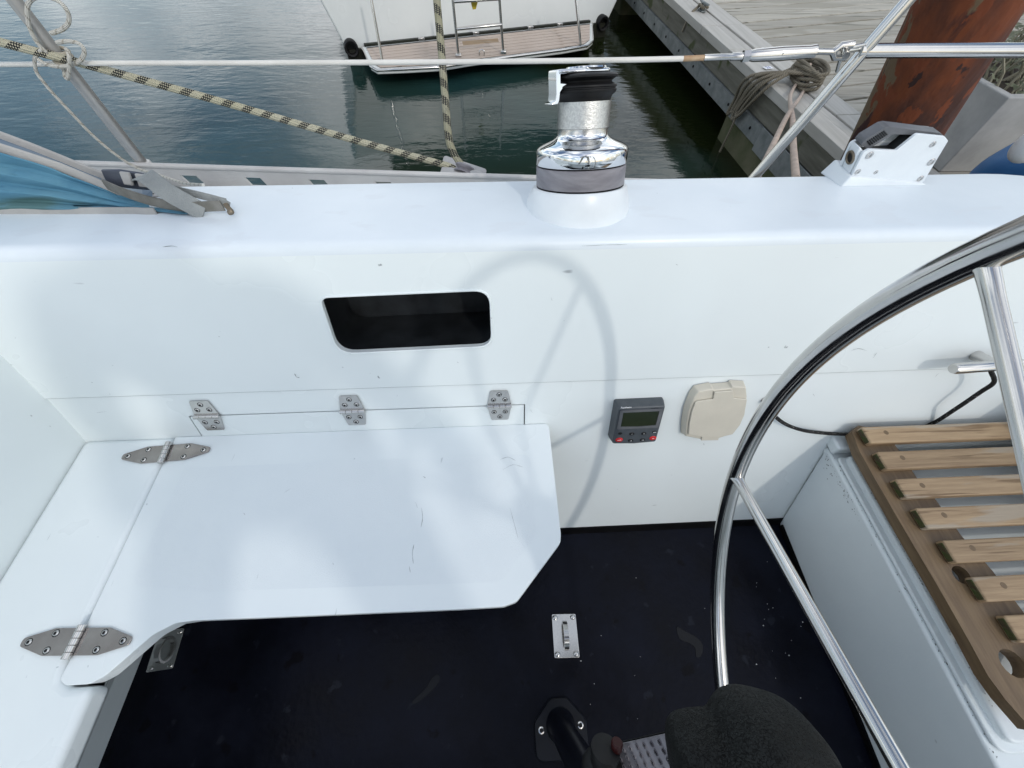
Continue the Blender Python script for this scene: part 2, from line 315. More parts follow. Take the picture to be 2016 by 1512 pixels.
def join(*vfs):
    vs, fs = [], []
    for a, b in vfs:
        k = len(vs); vs += list(a); fs += [tuple(i+k for i in f) for f in b]
    return vs, fs
def xf(M, vf): return [M @ V(p) for p in vf[0]], vf[1]
def frame(o, x, z):
    """matrix with origin o, local x along x, local z along z"""
    z = V(z).normalized(); x = V(x); x = (x - z*x.dot(z)).normalized(); y = z.cross(x)
    return Matrix(((x.x, y.x, z.x, o[0]), (x.y, y.y, z.y, o[1]), (x.z, y.z, z.z, o[2]), (0, 0, 0, 1)))
def box(x0, x1, y0, y1, z0, z1):
    return [(x0, y0, z0), (x1, y0, z0), (x1, y1, z0), (x0, y1, z0), (x0, y0, z1), (x1, y0, z1), (x1, y1, z1), (x0, y1, z1)], \
           [(0, 3, 2, 1), (4, 5, 6, 7), (0, 1, 5, 4), (1, 2, 6, 5), (2, 3, 7, 6), (3, 0, 4, 7)]
def prism(pts, z0, z1):
    n = len(pts)
    vs = [(p[0], p[1], z0) for p in pts] + [(p[0], p[1], z1) for p in pts]
    return vs, [tuple(range(n-1, -1, -1)), tuple(range(n, 2*n))] + [(i, (i+1) % n, n+(i+1) % n, n+i) for i in range(n)]
def prism3(pts, off):
    """extrude a 3D outline by a vector"""
    n = len(pts); off = V(off)
    vs = [V(p) for p in pts] + [V(p)+off for p in pts]
    return vs, [tuple(range(n-1, -1, -1)), tuple(range(n, 2*n))] + [(i, (i+1) % n, n+(i+1) % n, n+i) for i in range(n)]
def fillet(pts, r, n=5):
    """round the corners of an outline; r is one radius or one for each corner (2D or 3D)"""
    pts = [V(p) for p in pts]; m = len(pts); out = []
    rs = r if isinstance(r, (list, tuple)) else [r]*m
    for i in range(m):
        p, a, b, rr = pts[i], pts[i-1], pts[(i+1) % m], rs[i]
        if rr <= 0: out.append(p); continue
        da, db = (a-p), (b-p); la, lb = da.length, db.length; da /= la; db /= lb
        ang = math.acos(max(-1, min(1, da.dot(db)))); t = min(rr/math.tan(ang/2), la*0.48, lb*0.48)
        s, e = p+da*t, p+db*t
        for k in range(n+1):
            q = k/n; out.append(s*(1-q)**2 + p*2*q*(1-q) + e*q*q)
    return out
def lathe(prof, n=40, cap=True):
    vs, fs = [], []
    for r, z in prof:
        for i in range(n):
            a = 2*math.pi*i/n; vs.append((r*math.cos(a), r*math.sin(a), z))
    for j in range(len(prof)-1):
        for i in range(n):
            k = (i+1) % n; fs.append((j*n+i, j*n+k, (j+1)*n+k, (j+1)*n+i))
    if cap:
        fs.append(tuple(range(n-1, -1, -1))); fs.append(tuple(range((len(prof)-1)*n, len(prof)*n)))
    return vs, fs
def smooth_path(pts, k=6, closed=False):
    """Catmull-Rom through the points"""
    pts = [V(p) for p in pts]; n = len(pts); out = []
    rng = n if closed else n-1
    for i in range(rng):
        p0 = pts[(i-1) % n] if closed or i > 0 else pts[0]*2-pts[1]
        p1, p2 = pts[i], pts[(i+1) % n]
        p3 = pts[(i+2) % n] if closed or i+2 < n else p2*2-p1
        for j in range(k):
            t = j/k
            out.append(0.5*((2*p1) + (p2-p0)*t + (2*p0-5*p1+4*p2-p3)*t*t + (3*p1-p0-3*p2+p3)*t**3))
    if not closed: out.append(pts[-1])
    return out
def tube(path, r, n=12, closed=False, cap=True):
    """swept tube; returns (verts, faces), uvs"""
    P = [V(p) for p in path]; m = len(P)
    rr = r if isinstance(r, (list, tuple)) else [r]*m
    T = []
    for i in range(m):
        a = P[i-1] if (i > 0 or closed) else P[i]; b = P[(i+1) % m] if (i < m-1 or closed) else P[i]
        T.append((b-a).normalized())
    nx = T[0].orthogonal().normalized(); vs, fs, uv = [], [], []; dist = [0]
    for i in range(m):
        if i: nx = (nx - T[i]*nx.dot(T[i])).normalized(); dist.append(dist[-1]+(P[i]-P[i-1]).length)
        ny = T[i].cross(nx)
        for k in range(n):
            a = 2*math.pi*k/n; vs.append(P[i] + (nx*math.cos(a)+ny*math.sin(a))*rr[i])
    for i in range(m if closed else m-1):
        j = (i+1) % m; d1 = dist[i]; d2 = dist[j] if j else dist[-1]+(P[0]-P[-1]).length
        for k in range(n):
            q = (k+1) % n; fs.append((i*n+k, i*n+q, j*n+q, j*n+k))
            uv.append(((k/n, d1), ((k+1)/n, d1), ((k+1)/n, d2), (k/n, d2)))
    if cap and not closed:
        fs.append(tuple(range(n-1, -1, -1))); uv.append(tuple((0, 0) for _ in range(n)))
        fs.append(tuple(range((m-1)*n, m*n))); uv.append(tuple((0, dist[-1]) for _ in range(n)))
    return (vs, fs), uv
def mktube(name, path, r, mat, parent=None, n=12, closed=False, auto=50, **k):
    vf, uv = tube(path, r, n, closed)
    return mk(name, vf, mat, parent, uvs=uv, auto=auto, **k)
def ribbon(path, across, w, t):
    """flat strap along a path; across = one width direction for each point"""
    P = [V(p) for p in path]; vs, fs = [], []; m = len(P)
    for i in range(m):
        T = (P[min(i+1, m-1)]-P[max(i-1, 0)]).normalized(); a = V(across[i] if isinstance(across, list) else across); a = (a-T*a.dot(T)).normalized(); nn = T.cross(a)
        ww = w[i] if isinstance(w, list) else w
        vs += [P[i]-a*ww/2-nn*t/2, P[i]+a*ww/2-nn*t/2, P[i]+a*ww/2+nn*t/2, P[i]-a*ww/2+nn*t/2]
    for i in range(m-1):
        for k in range(4): q = (k+1) % 4; fs.append((i*4+k, i*4+q, i*4+4+q, i*4+4+k))
    fs += [(3, 2, 1, 0), tuple(range(4*m-4, 4*m))]
    return vs, fs
def holed(outer, holes, depth):
    """flat panel (3D outlines, same plane) with openings; the openings get walls of the given depth vector"""
    bm = bmesh.new(); loops = []
    for lp in [outer]+holes:
        vv = [bm.verts.new(V(p)) for p in lp]; loops.append(vv)
        for i in range(len(vv)): bm.edges.new((vv[i], vv[(i+1) % len(vv)]))
    bmesh.ops.triangle_fill(bm, use_beauty=True, use_dissolve=False, edges=bm.edges[:])
    d = V(depth)
    for vv in loops:
        w = [bm.verts.new(p.co+d) for p in vv]
        for i in range(len(vv)): j = (i+1) % len(vv); bm.faces.new((vv[i], vv[j], w[j], w[i]))
    bm.verts.index_update()
    vs = [p.co.copy() for p in bm.verts]; fs = [tuple(q.index for q in f.verts) for f in bm.faces]; bm.free()
    return vs, fs
def text_mesh(body, size, extrude=0.0004, bold=0.0):
    cu = bpy.data.curves.new('lettering', 'FONT'); cu.body = body; cu.size = size; cu.extrude = extrude; cu.offset = bold; cu.align_x = 'CENTER'; cu.align_y = 'CENTER'
    ob = bpy.data.objects.new('tmp', cu); col.objects.link(ob); dg = bpy.context.evaluated_depsgraph_get()
    me = bpy.data.meshes.new_from_object(ob.evaluated_get(dg)); bpy.data.objects.remove(ob); bpy.data.curves.remove(cu); return me
#@@SETTING

# ================================================================== SETTING
# ---- water
def water_mat():
    m = bpy.data.materials.new('harbour_water'); m.use_nodes = True; nt = m.node_tree; L = nt.links.new; b = nt.nodes['Principled BSDF']
    b.inputs['Base Color'].default_value = (0.016, 0.036, 0.036, 1); b.inputs['Roughness'].default_value = 0.03; b.inputs['IOR'].default_value = 1.333
    tc = N(nt, 'ShaderNodeTexCoord')
    n0 = N(nt, 'ShaderNodeTexNoise'); n0.inputs['Scale'].default_value = 0.35; L(tc.outputs['Object'], n0.inputs['Vector'])
    cr = N(nt, 'ShaderNodeValToRGB'); cr.color_ramp.elements[0].color = (0.009, 0.013, 0.004, 1); cr.color_ramp.elements[1].color = (0.015, 0.043, 0.041, 1)
    cr.color_ramp.elements[0].position = 0.40; cr.color_ramp.elements[1].position = 0.60
    sx_ = N(nt, 'ShaderNodeSeparateXYZ'); L(tc.outputs['Object'], sx_.inputs[0])      # dark olive by the jetty, teal towards open water
    ma = N(nt, 'ShaderNodeMath', operation='MULTIPLY_ADD'); ma.inputs[1].default_value = -0.07; L(sx_.outputs[0], ma.inputs[0]); L(n0.outputs[0], ma.inputs[2])
    L(ma.outputs[0], cr.inputs[0]); L(cr.outputs[0], b.inputs['Base Color'])
    prev = None
    for sc, st, dist, rot in ((1.1, (1, 2.2, 1), 0.013, 0.5), (5.0, (1, 2.6, 1), 0.0048, 0.35), (19.0, (1, 2, 1), 0.0005, 0.2)):
        mp = N(nt, 'ShaderNodeMapping'); mp.inputs['Scale'].default_value = st; mp.inputs['Rotation'].default_value = (0, 0, rot); L(tc.outputs['Object'], mp.inputs[0])
        no = N(nt, 'ShaderNodeTexNoise'); no.inputs['Scale'].default_value = sc; no.inputs['Detail'].default_value = 4; no.inputs['Roughness'].default_value = 0.5; no.inputs['Distortion'].default_value = 0.4
        L(mp.outputs[0], no.inputs['Vector'])
        bp = N(nt, 'ShaderNodeBump'); bp.inputs['Strength'].default_value = 0.55; bp.inputs['Distance'].default_value = dist
        L(no.outputs[0], bp.inputs['Height'])
        if prev: L(prev, bp.inputs['Normal'])
        prev = bp.outputs[0]
    L(prev, b.inputs['Normal'])
    return m
S = 800
struct('water', ([(-S, -S, ZW), (S, -S, ZW), (S, S, ZW), (-S, S, ZW)], [(0, 1, 2, 3)]), water_mat(), origin=(0, 0, ZW))

XB = -0.926                                            # forward bulkhead
XA = 1.24                                              # aft end of the side coaming
def lowP(x, z, off=0): return V((x, D0+TA*z-off, z))
def upP(x, z, off=0): return V((x, YS-0.0035+TB*(z-ZS)-off, z))
lown = V((0, 1, -TA)).normalized(); upn = V((0, 1, -TB)).normalized()      # pointing outboard, into the side
MID = -0.55                                            # mirror: y -> MID - y gives the far side of the cockpit behind the camera

# ---- cockpit floor
fl = [(-0.95, MID-D0-0.02, 0), (0.86, MID-D0-0.02, 0), (0.86, D0+0.01, 0), (-0.95, D0+0.01, 0)]
struct('cockpit_floor', (fl, [(0, 1, 2, 3)]), navy)
for nm, sgn in (('kick_strip', 1), ('kick_strip', -1)):
    p = [lowP(-0.95, 0.001, 0.005), lowP(0.86, 0.001, 0.005), lowP(0.86, 0.026, 0.005), lowP(-0.95, 0.026, 0.005)]
    if sgn < 0: p = [V((q.x, MID-q.y, q.z)) for q in p]
    struct(nm, prism3(p, lown*0.004*sgn if sgn > 0 else V((0, -0.004, 0))), black_kick)

# ---- lower side wall with the locker opening
lidL = low(377, 829); lidR = low(1034, 785); lidZ = (lidL.z+lidR.z)/2
lx0, lx1, lz0, lz1 = lidL.x, lidR.x, 0.16, lidZ
outer = [lowP(-1.2, 0.01), lowP(1.6, 0.01), lowP(1.6, ZS+0.02), lowP(-1.2, ZS+0.02)]
hole = fillet([lowP(lx0, lz0), lowP(lx1, lz0), lowP(lx1, lz1), lowP(lx0, lz1)], 0.003, 2)
struct('cockpit_side_wall', holed(outer, [hole], lown*0.03), gel, auto=30)
g = 0.0026
lid_pts = fillet([lowP(lx0+g, lz0+g), lowP(lx1-g, lz0+g), lowP(lx1-g, lz1-g), lowP(lx0+g, lz1-g)], 0.003, 2)

# ---- upper side panel with the cubby opening
def zo(x, y): return up(600+x/5.04, 540+y/5.04)
cub = fillet([zo(140, 225), zo(1840, 150), zo(1862, 715), zo(330, 790)], [0.018, 0.030, 0.030, 0.034], 7)
ZB = ZT-0.018
outer = [upP(-2.6, ZS, 0.004), upP(XA, ZS, 0.004), upP(XA, ZB), upP(-2.6, ZB)]
outer = [upP(-2.6, ZS), upP(XA, ZS), upP(XA, ZB), upP(-2.6, ZB)]
struct('coaming_inner_wall', holed(outer, [cub], upn*0.012), gel, auto=30)
struct('seam_shade_line', tube([upP(-0.925, ZS-0.0012)+V((0, 0.002, 0)), upP(XA, ZS-0.0012)+V((0, 0.002, 0))], 0.0013, 6)[0], pm('grey_seam_shade', (0.30, 0.33, 0.34), 0.6, c2=(0.45, 0.48, 0.49), vs=14), smooth=True)  # thin grey line in place of the shadow under the seam
# dark pocket behind the opening
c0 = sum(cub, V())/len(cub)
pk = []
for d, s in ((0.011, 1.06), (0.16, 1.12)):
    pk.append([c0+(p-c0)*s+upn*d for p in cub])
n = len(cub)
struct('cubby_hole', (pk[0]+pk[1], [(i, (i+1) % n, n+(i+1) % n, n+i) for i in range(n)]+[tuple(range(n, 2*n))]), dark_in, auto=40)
# rim bead round the opening
rim_path = [p-upn*0.0005 for p in cub]
struct('cubby_rim', tube(rim_path, 0.0022, 8, True)[0], gel, smooth=True)

# ---- coaming: rounded top, outer face, rounded aft end
def coaming_section(x, yo):
    pts = []; rb = 0.018
    tw = V((0, TB, 1)).normalized(); tt = V((0, 1, -TS)).normalized(); c = V((0, YT, ZT))
    a, b = c-tw*rb*1.05, c+tt*rb*1.05
    pts.append(a-tw*0.001)
    for k in range(7):
        q = k/6; pts.append(a*(1-q)**2+c*2*q*(1-q)+b*q*q)
    ye = max(yo, YT+0.035)
    for q in (0.25, 0.5, 0.75): pts.append(V((0, b.y+(ye-0.016-b.y)*q, topz(b.y+(ye-0.016-b.y)*q))))
    c2 = V((0, ye, topz(ye))); a2, b2 = c2-tt*0.016, c2-V((0, 0, 0.016))
    for k in range(6):
        q = k/5; pts.append(a2*(1-q)**2+c2*2*q*(1-q)+b2*q*q)
    pts.append(V((0, ye+0.02, 0.60)))
    return [V((x, p.y, p.z)) for p in pts]
xs = [-2.6, -1.5, -0.8, 0, 0.6, 0.9, 1.0]
RA = 0.20
stn = [(x, 0.783) for x in xs]+[(1.04+RA*math.sin(a), 0.783-RA*0.95*(1-math.cos(a))) for a in [R(k) for k in range(0, 91, 10)]]
secs = [coaming_section(x, y) for x, y in stn]; n = len(secs[0])
cvs = [p for s in secs for p in s]; cfs = [(i*n+k, i*n+k+1, i*n+n+k+1, i*n+n+k) for i in range(len(secs)-1) for k in range(n-1)]
cfs.append(tuple(range((len(secs)-1)*n, len(secs)*n)))
struct('coaming', (cvs, cfs), gel_top, auto=60)
# far side of the cockpit, behind the camera
struct('coaming', ([V((p.x, MID-p.y, p.z)) for p in cvs], cfs), gel_top, auto=60)
fw = [lowP(-1.2, 0), lowP(1.6, 0), lowP(1.6, ZS), upP(1.6, ZB+0.003), upP(-1.2, ZB+0.003), lowP(-1.2, ZS)]
fw = [V((p.x, MID-p.y, p.z)) for p in fw]
struct('cockpit_side_wall', (fw, [(0, 1, 2, 5), (5, 2, 3, 4)]), gel)

# ---- forward bulkhead and bench
bh = [V((XB, MID-1.4, -0.02)), V((XB, 1.0, -0.02)), V((XB, 1.0, 0.79)), V((XB, MID-1.4, 0.79))]
bh = [V((XB, MID-D0-0.1, 0)), V((XB, D0+0.02, 0)), V((XB, YS, ZS)), V((XB, YT+0.005, ZT-0.003)), V((XB, MID-YT-0.005, ZT-0.003)), V((XB, MID-YS, ZS))]
struct('forward_bulkhead', prism3(bh, (-0.03, 0, 0)), gel)
xh = -0.7289                                           # hinge line
yb = D0+TA*HS-0.001
b0 = Zp(114, 1342, HS); 
bo = [V((XB, yb, HS)), V((xh-0.0012, yb, HS)), V((xh-0.0012, -0.006, HS)), V((xh+0.003, -0.026, HS)), V((xh+0.022, -0.036, HS)), V((-0.672, -0.0365, HS)), V((-0.672, MID-yb, HS)), V((XB, MID-yb, HS))]
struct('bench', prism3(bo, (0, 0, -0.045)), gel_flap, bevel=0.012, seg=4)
ft = [V((-0.685, 0.02, HS-0.04)), V((-0.685, MID-0.30, HS-0.04)), V((-0.948, MID-0.30, 0.028)), V((-0.948, 0.02, 0.028))]
ft2 = [V((-0.735, 0.02, HS-0.04)), V((-0.735, yb, HS-0.04)), V((-0.948, D0+0.02, 0.028)), V((-0.948, 0.02, 0.028))]
struct('bench_front', (ft+ft2, [(0, 1, 2, 3), (4, 5, 6, 7)]), gel)
struct('kick_strip', box(-0.952, -0.945, MID-D0, D0, 0.001, 0.03), black_kick)

struct('added_port_bench', prism3([V((XB+0.002, -0.80, 0.56)), V((0.77, -0.80, 0.56)), V((0.77, MID-YS-0.012, 0.56)), V((XB+0.002, MID-YS-0.012, 0.56))], (0, 0, -0.04)), gel_flap, bevel=0.012, seg=3)  # unseen bench added for the shadow-casting figure to stand on
# ---- helm seat locker
hx0, hx1 = 0.832, 0.824; hz = 0.303
hl = [V((hx0, D0-0.002, 0.001)), V((hx0-0.02, MID-D0, 0.001)), V((hx1, MID-0.40, hz)), V((hx1, D0+TA*hz-0.002, hz))]
struct('helm_locker', join(prism3(hl, (0.012, 0, 0)), prism3([V((hx1, D0+TA*hz-0.002, hz)), V((hx1, MID-0.40, hz)), V((1.7, MID-0.40, hz)), V((1.7, D0+TA*hz-0.002, hz))], (0, 0, -0.02))), gel_helm, bevel=0.006, seg=3)
struct('kick_strip', prism3([V((hx0-0.004, D0-0.01, 0.002)), V((hx0-0.024, MID-D0, 0.002)), V((hx0-0.022, MID-D0, 0.022)), V((hx0-0.006, D0-0.01, 0.022))], (0.003, 0, 0)), black_kick)

# ---- side deck and own topsides outside the coaming
dk = [V((-2.6, 0.76, 0.617)), V((1.3, 0.60, 0.617)), V((1.3, 0.93, 0.617)), V((0.3, 0.965, 0.617)), V((-1.0, 1.075, 0.617)), V((-2.6, 1.24, 0.617))]
struct('side_deck', prism3(dk, (0, 0, -0.05)), gel_top, bevel=0.008)
hs_ = [V((-2.6, 1.235, 0.57)), V((-1.0, 1.07, 0.57)), V((0.3, 0.96, 0.57)), V((1.3, 0.925, 0.57))]
hb_ = [V((p.x, p.y-0.10, ZW-0.3)) for p in hs_]
struct('topsides', (hs_+hb_, [(i, i+1, 5+i, 4+i) for i in range(3)]), gel)
struct('coachroof', prism3([V((XB-0.031, YT+0.02, 0.775)), V((-2.6, YT+0.02, 0.775)), V((-2.6, MID-YT-0.02, 0.775)), V((XB-0.031, MID-YT-0.02, 0.775))], (0, 0, -0.04)), gel_top, bevel=0.01)
struct('aft_deck', prism3([V((1.235, 0.93, 0.50)), V((1.235, MID-0.93, 0.50)), V((1.75, MID-0.85, 0.50)), V((1.75, 0.85, 0.50))], (0, 0, -0.05)), gel_top, bevel=0.01)

# ---- pontoon: planks, edge boards, fascia, floats
dkA, dkB = Zp(1400, 0, ZD), Zp(1700, 228, ZD)
dd = (dkB-dkA).normalized()                            # along the pontoon edge, towards us
dn = V((-dd.y, dd.x, 0));  dn = dn if dn.x > 0 else -dn # in towards the pontoon
pon = bpy.data.objects.new('pontoon', None); col.objects.link(pon); pon['kind'] = 'structure'; pon.location = (dkB.x, dkB.y, ZD); WL[pon.name] = V((dkB.x, dkB.y, ZD))
def pw(s, t, z): return dkB - dd*s + dn*t + V((0, 0, z-ZD))    # s away from us, t inward
pa = R(13.5); pd = V((math.cos(pa), math.sin(pa), 0)); pn = V((-pd.y, pd.x, 0))
k = 0; y = -1.6
while y < 6.2:
    w = 0.205
    def edge(off):
        o = dkB + pn*off; t = ((dkB-o).dot(V((dd.y, -dd.x, 0))))/pd.dot(V((dd.y, -dd.x, 0))); return o+pd*(t+0.004)
    dz = random.uniform(-0.004, 0.003)
    a, b = edge(y), edge(y+w-0.020); l = 4.2
    vs = [a, a+pd*l, b+pd*l, b]; vs = [V((q.x, q.y, ZD+dz)) for q in vs]
    mk('plank', prism3(vs, (0, 0, -0.03)), wood_dock, pon, bevel=0.004, seg=1); k += 1; y += w
struct('pontoon_bearers', prism3([pw(8, 0.05, ZD-0.035), pw(-2, 0.05, ZD-0.035), pw(-2, 4, ZD-0.035), pw(8, 4, ZD-0.035)], (0, 0, -0.02)), wood_fascia)
def board(name, s0, s1, t0, t1, z0, z1, mat, bev=0.004):
    return mk(name, join(prism3([pw(s0, t0, z1), pw(s1, t0, z1), pw(s1, t1, z1), pw(s0, t1, z1)], (0, 0, z0-z1))), mat, pon, bevel=bev, seg=2)
W1 = (Zp(1381, 14, ZD)-dkA).dot(dn); W2 = (Zp(1326, 0, ZD)-dkA).dot(dn)
s_cut = 1.55
for s0, s1 in ((6, s_cut+0.31), (s_cut+0.30, s_cut-0.30), (s_cut-0.306, 0.02), (0.014, -2.0)):
    board('edge_board', s0, s1, -0.004, W1+0.016, ZD-0.04, ZD+(0.004 if abs(s0-s1) > 0.7 else 0.007), wood_edge)
for s0, s1 in ((6, s_cut+0.31), (s_cut+0.30, s_cut-0.30), (s_cut-0.306, -2.0)):
    board('edge_channel', s0, s1, W1+0.008, W1-0.055, ZD-0.05, ZD-0.004, wood_edge, 0.003)
    board('edge_rail', s0, s1, W1-0.063, W2, ZD-0.06, ZD+0.001, wood_edge, 0.004)
board('fascia_timber', 6, -2, W2+0.012, W2+0.05, ZD-0.21, ZD-0.062, wood_fascia, 0.006)
ch = [(W2-0.008, -0.215), (W2+0.03, -0.215), (W2+0.03, -0.222), (W2-0.001, -0.222), (W2-0.001, -0.325), (W2+0.03, -0.325), (W2+0.03, -0.332), (W2-0.008, -0.332)]
mk('steel_channel', prism3([pw(6, t, ZD+z) for t, z in ch], dd*8), galv, pon)
blt = lathe([(0.011, 0), (0.011, 0.006), (0.007, 0.009)], 8)
bm_ = None
for i, s in enumerate([q*0.42-1.6 for q in range(17)]):
    M = frame(pw(s, W2-0.008, ZD-0.27), dd, -dn)
    if bm_ is None: o = mk('bolt', xf(M, blt), black_kick, pon); bm_ = True
    else: mk('bolt', xf(M, blt), black_kick, pon)
for s0, s1 in ((5.6, 4.5), (0.95, -0.35)):
    mk('float_block', prism3(fillet([pw(s0, W2-0.005+0.02, ZD-0.34), pw(s1, W2+0.02, ZD-0.34), pw(s1, W2+1.1, ZD-0.34), pw(s0, W2+1.1, ZD-0.34)], 0.05, 4), (0, 0, -0.6)), algae, pon, bevel=0.02)
mk('splice_plate', prism3([pw(0.35, W2-0.016, ZD-0.20), pw(-0.9, W2-0.016, ZD-0.20), pw(-0.9, W2-0.016, ZD-0.36), pw(0.35, W2-0.016, ZD-0.36)], dn*0.007), galv, pon, bevel=0.002)
#@@THINGS

# ================================================================== THINGS IN THE COCKPIT
def face_frame(o, z): return frame(o, (1, 0, 0), z)
scr_vf = lathe([(0.0058, 0.0004), (0.0047, 0.0004), (0.0046, 0.0006), (0.0040, 0.0014), (0.0026, 0.0018), (0.0022, 0.0011), (0.0, 0.0011)], 14, cap=False)
scr_slot = join(box(-0.0026, 0.0026, -0.0006, 0.0006, 0.0012, 0.0022), box(-0.0006, 0.0006, -0.0026, 0.0026, 0.0012, 0.0022))
def share(name, vf, mat, **k):
    """mesh data only, for pieces repeated many times"""
    o = mk(name, vf, mat, origin=(0, 0, 0), **k); me = o.data; bpy.data.objects.remove(o); return me
scr_me = share('screw', scr_vf, steel_pol, auto=35)
def darken(me, rings, n):
    me.materials.append(btn_m)
    for j in rings:
        for i in range(n): me.polygons[j*n+i].material_index = 1
darken(scr_me, (0, 4, 5), 14)  # screw recess and outer ring coloured black in place of shade
slot_me = share('cross_slot', scr_slot, btn_m)
def screw(parent, M, s=1.0, name='screw'):
    o = inst(name, scr_me, parent, M @ Matrix.Scale(s, 4)); return o

# ---- folding seat flap
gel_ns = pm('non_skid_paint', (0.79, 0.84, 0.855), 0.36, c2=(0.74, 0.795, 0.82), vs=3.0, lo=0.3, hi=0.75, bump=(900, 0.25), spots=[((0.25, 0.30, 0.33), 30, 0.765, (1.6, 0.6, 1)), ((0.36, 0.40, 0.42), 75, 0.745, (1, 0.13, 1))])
def S(u, v): return Zp(u, v, HS)
gap = 0.0012
fo = [V((xh+gap, yb-0.001, HS)), V((0.1105, yb-0.001, HS)), V((0.1105, 0.165, HS)), V((0.108, 0.148, HS)), V((0.018, 0.052, HS)), V((-0.006, 0.0455, HS)),
      S(900, 1200), S(380, 1222), S(345, 1227), S(300, 1250), S(245, 1298), S(205, 1332), S(175, 1347), S(130, 1350), S(116, 1340), V((xh+gap+0.001, -0.004, HS))]
fo = fillet(fo, [0.002, 0.012, 0.02, 0.02, 0.02, 0.02, 0, 0.02, 0.02, 0.04, 0.04, 0.03, 0.02, 0.012, 0.012, 0.004], 4)
flap = thing('folding_seat_flap', (-0.3, 0.2, HS), 'white painted folding seat flap with cut corner, hinged to the bench', 'seat')
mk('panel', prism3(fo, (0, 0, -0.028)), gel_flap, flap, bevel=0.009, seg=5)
ns_ = fillet([V((xh+0.05, yb-0.075, HS)), V((0.062, yb-0.075, HS)), V((0.062, 0.165, HS)), V((-0.01, 0.085, HS)), S(400, 1165), V((xh+0.05, 0.11, HS))], [0.01, 0.02, 0.03, 0.03, 0.03, 0.02], 5)
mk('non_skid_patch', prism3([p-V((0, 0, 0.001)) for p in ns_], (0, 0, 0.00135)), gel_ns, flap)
for x in (-0.62, -0.05):
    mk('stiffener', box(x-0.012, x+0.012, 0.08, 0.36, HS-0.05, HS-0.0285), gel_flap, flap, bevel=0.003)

# ---- strap hinges on the seat
hl1 = S(243, 898); hr1 = S(414, 888); L1 = (hr1.x-hl1.x)/2
hl2 = S(41, 1276); hr2 = S(263, 1256); L2 = (hr2.x-hl2.x)/2
LH = (L1+L2)/2; WH = 0.0195
leaf_o = fillet([(0.0065, -WH, 0), (LH*0.50, -WH, 0), (LH, -WH*0.30, 0), (LH, WH*0.30, 0), (LH*0.50, WH, 0), (0.0065, WH, 0)], [0.001, 0.01, 0.006, 0.006, 0.01, 0.001], 4)
leaf_me = share('leaf', prism3(leaf_o, (0, 0, 0.0028)), hinge_m, bevel=0.0008)
knk_me = share('knuckle', xf(Matrix.Rotation(R(-90), 4, 'X'), lathe([(0.0060, 0), (0.0066, 0.0006), (0.0066, 0.0088), (0.0060, 0.0094)], 18)), steel_pol, auto=40)
def strap_hinge(c, ang, label):
    t = thing('strap_hinge', c, label, 'hinge', 'strap hinges of the seat flap')
    M0 = Matrix.Translation(c) @ Matrix.Rotation(ang, 4, 'Z')
    for s in (0, 180):
        M = M0 @ Matrix.Rotation(R(s), 4, 'Z')
        lf = inst('leaf', leaf_me, t, M)
        b = lf.modifiers.new('bevel', 'BEVEL'); b.width = 0.0008; b.segments = 2; b.limit_method = 'ANGLE'
        for x, y in ((LH*0.86, 0), (LH*0.45, WH*0.62), (LH*0.45, -WH*0.62)):
            sc = screw(lf, M @ Matrix.Translation((x, y, 0.0026)) @ Matrix.Rotation(random.uniform(0, 3), 4, 'Z')); 
    for i in range(5):
        inst('knuckle', knk_me, t, M0 @ Matrix.Translation((0, -0.0245+i*0.0098, 0.0056)))
    return t
yh1 = S(328, 893).y; yh2 = S(150, 1263).y
strap_hinge(V((xh, yh1, HS+0.0005)), R(3), 'stainless strap hinge at the wall end of the seat flap')
strap_hinge(V((xh+0.001, yh2, HS+0.0005)), R(-2), 'stainless strap hinge at the near end of the seat flap')

# ---- locker lid in the side wall and its three butt hinges
lid = thing('locker_lid', lowP((lx0+lx1)/2, lz0), 'long flush white locker lid in the cockpit side below the cubby opening', 'lid')
mk('panel', prism3([p-lown*0.001 for p in lid_pts], lown*0.016), gel, lid, bevel=0.001, seg=1)
wy = V((0, TA, 1)).normalized()
hu = (low(983, 759)-low(983, 789)).length; hd = (low(983, 789)-low(983, 817)).length
bu = fillet([(-0.026, 0.004, 0), (-0.019, hu, 0), (0.019, hu, 0), (0.026, 0.004, 0)], [0.001, 0.004, 0.004, 0.001], 4)
bd = fillet([(-0.026, -0.004, 0), (-0.019, -hd, 0), (0.019, -hd, 0), (0.026, -0.004, 0)], [0.001, 0.004, 0.004, 0.001], 4)
bu_me = share('upper_leaf', prism3(bu, (0, 0, 0.0022)), steel_pol); bd_me = share('lower_leaf', prism3(bd, (0, 0, 0.0022)), steel_pol)
kn2_me = share('knuckle', xf(Matrix.Rotation(R(90), 4, 'Y'), lathe([(0.0044, 0), (0.0050, 0.0005), (0.0050, 0.0123), (0.0044, 0.0128)], 16)), steel_pol, auto=40)
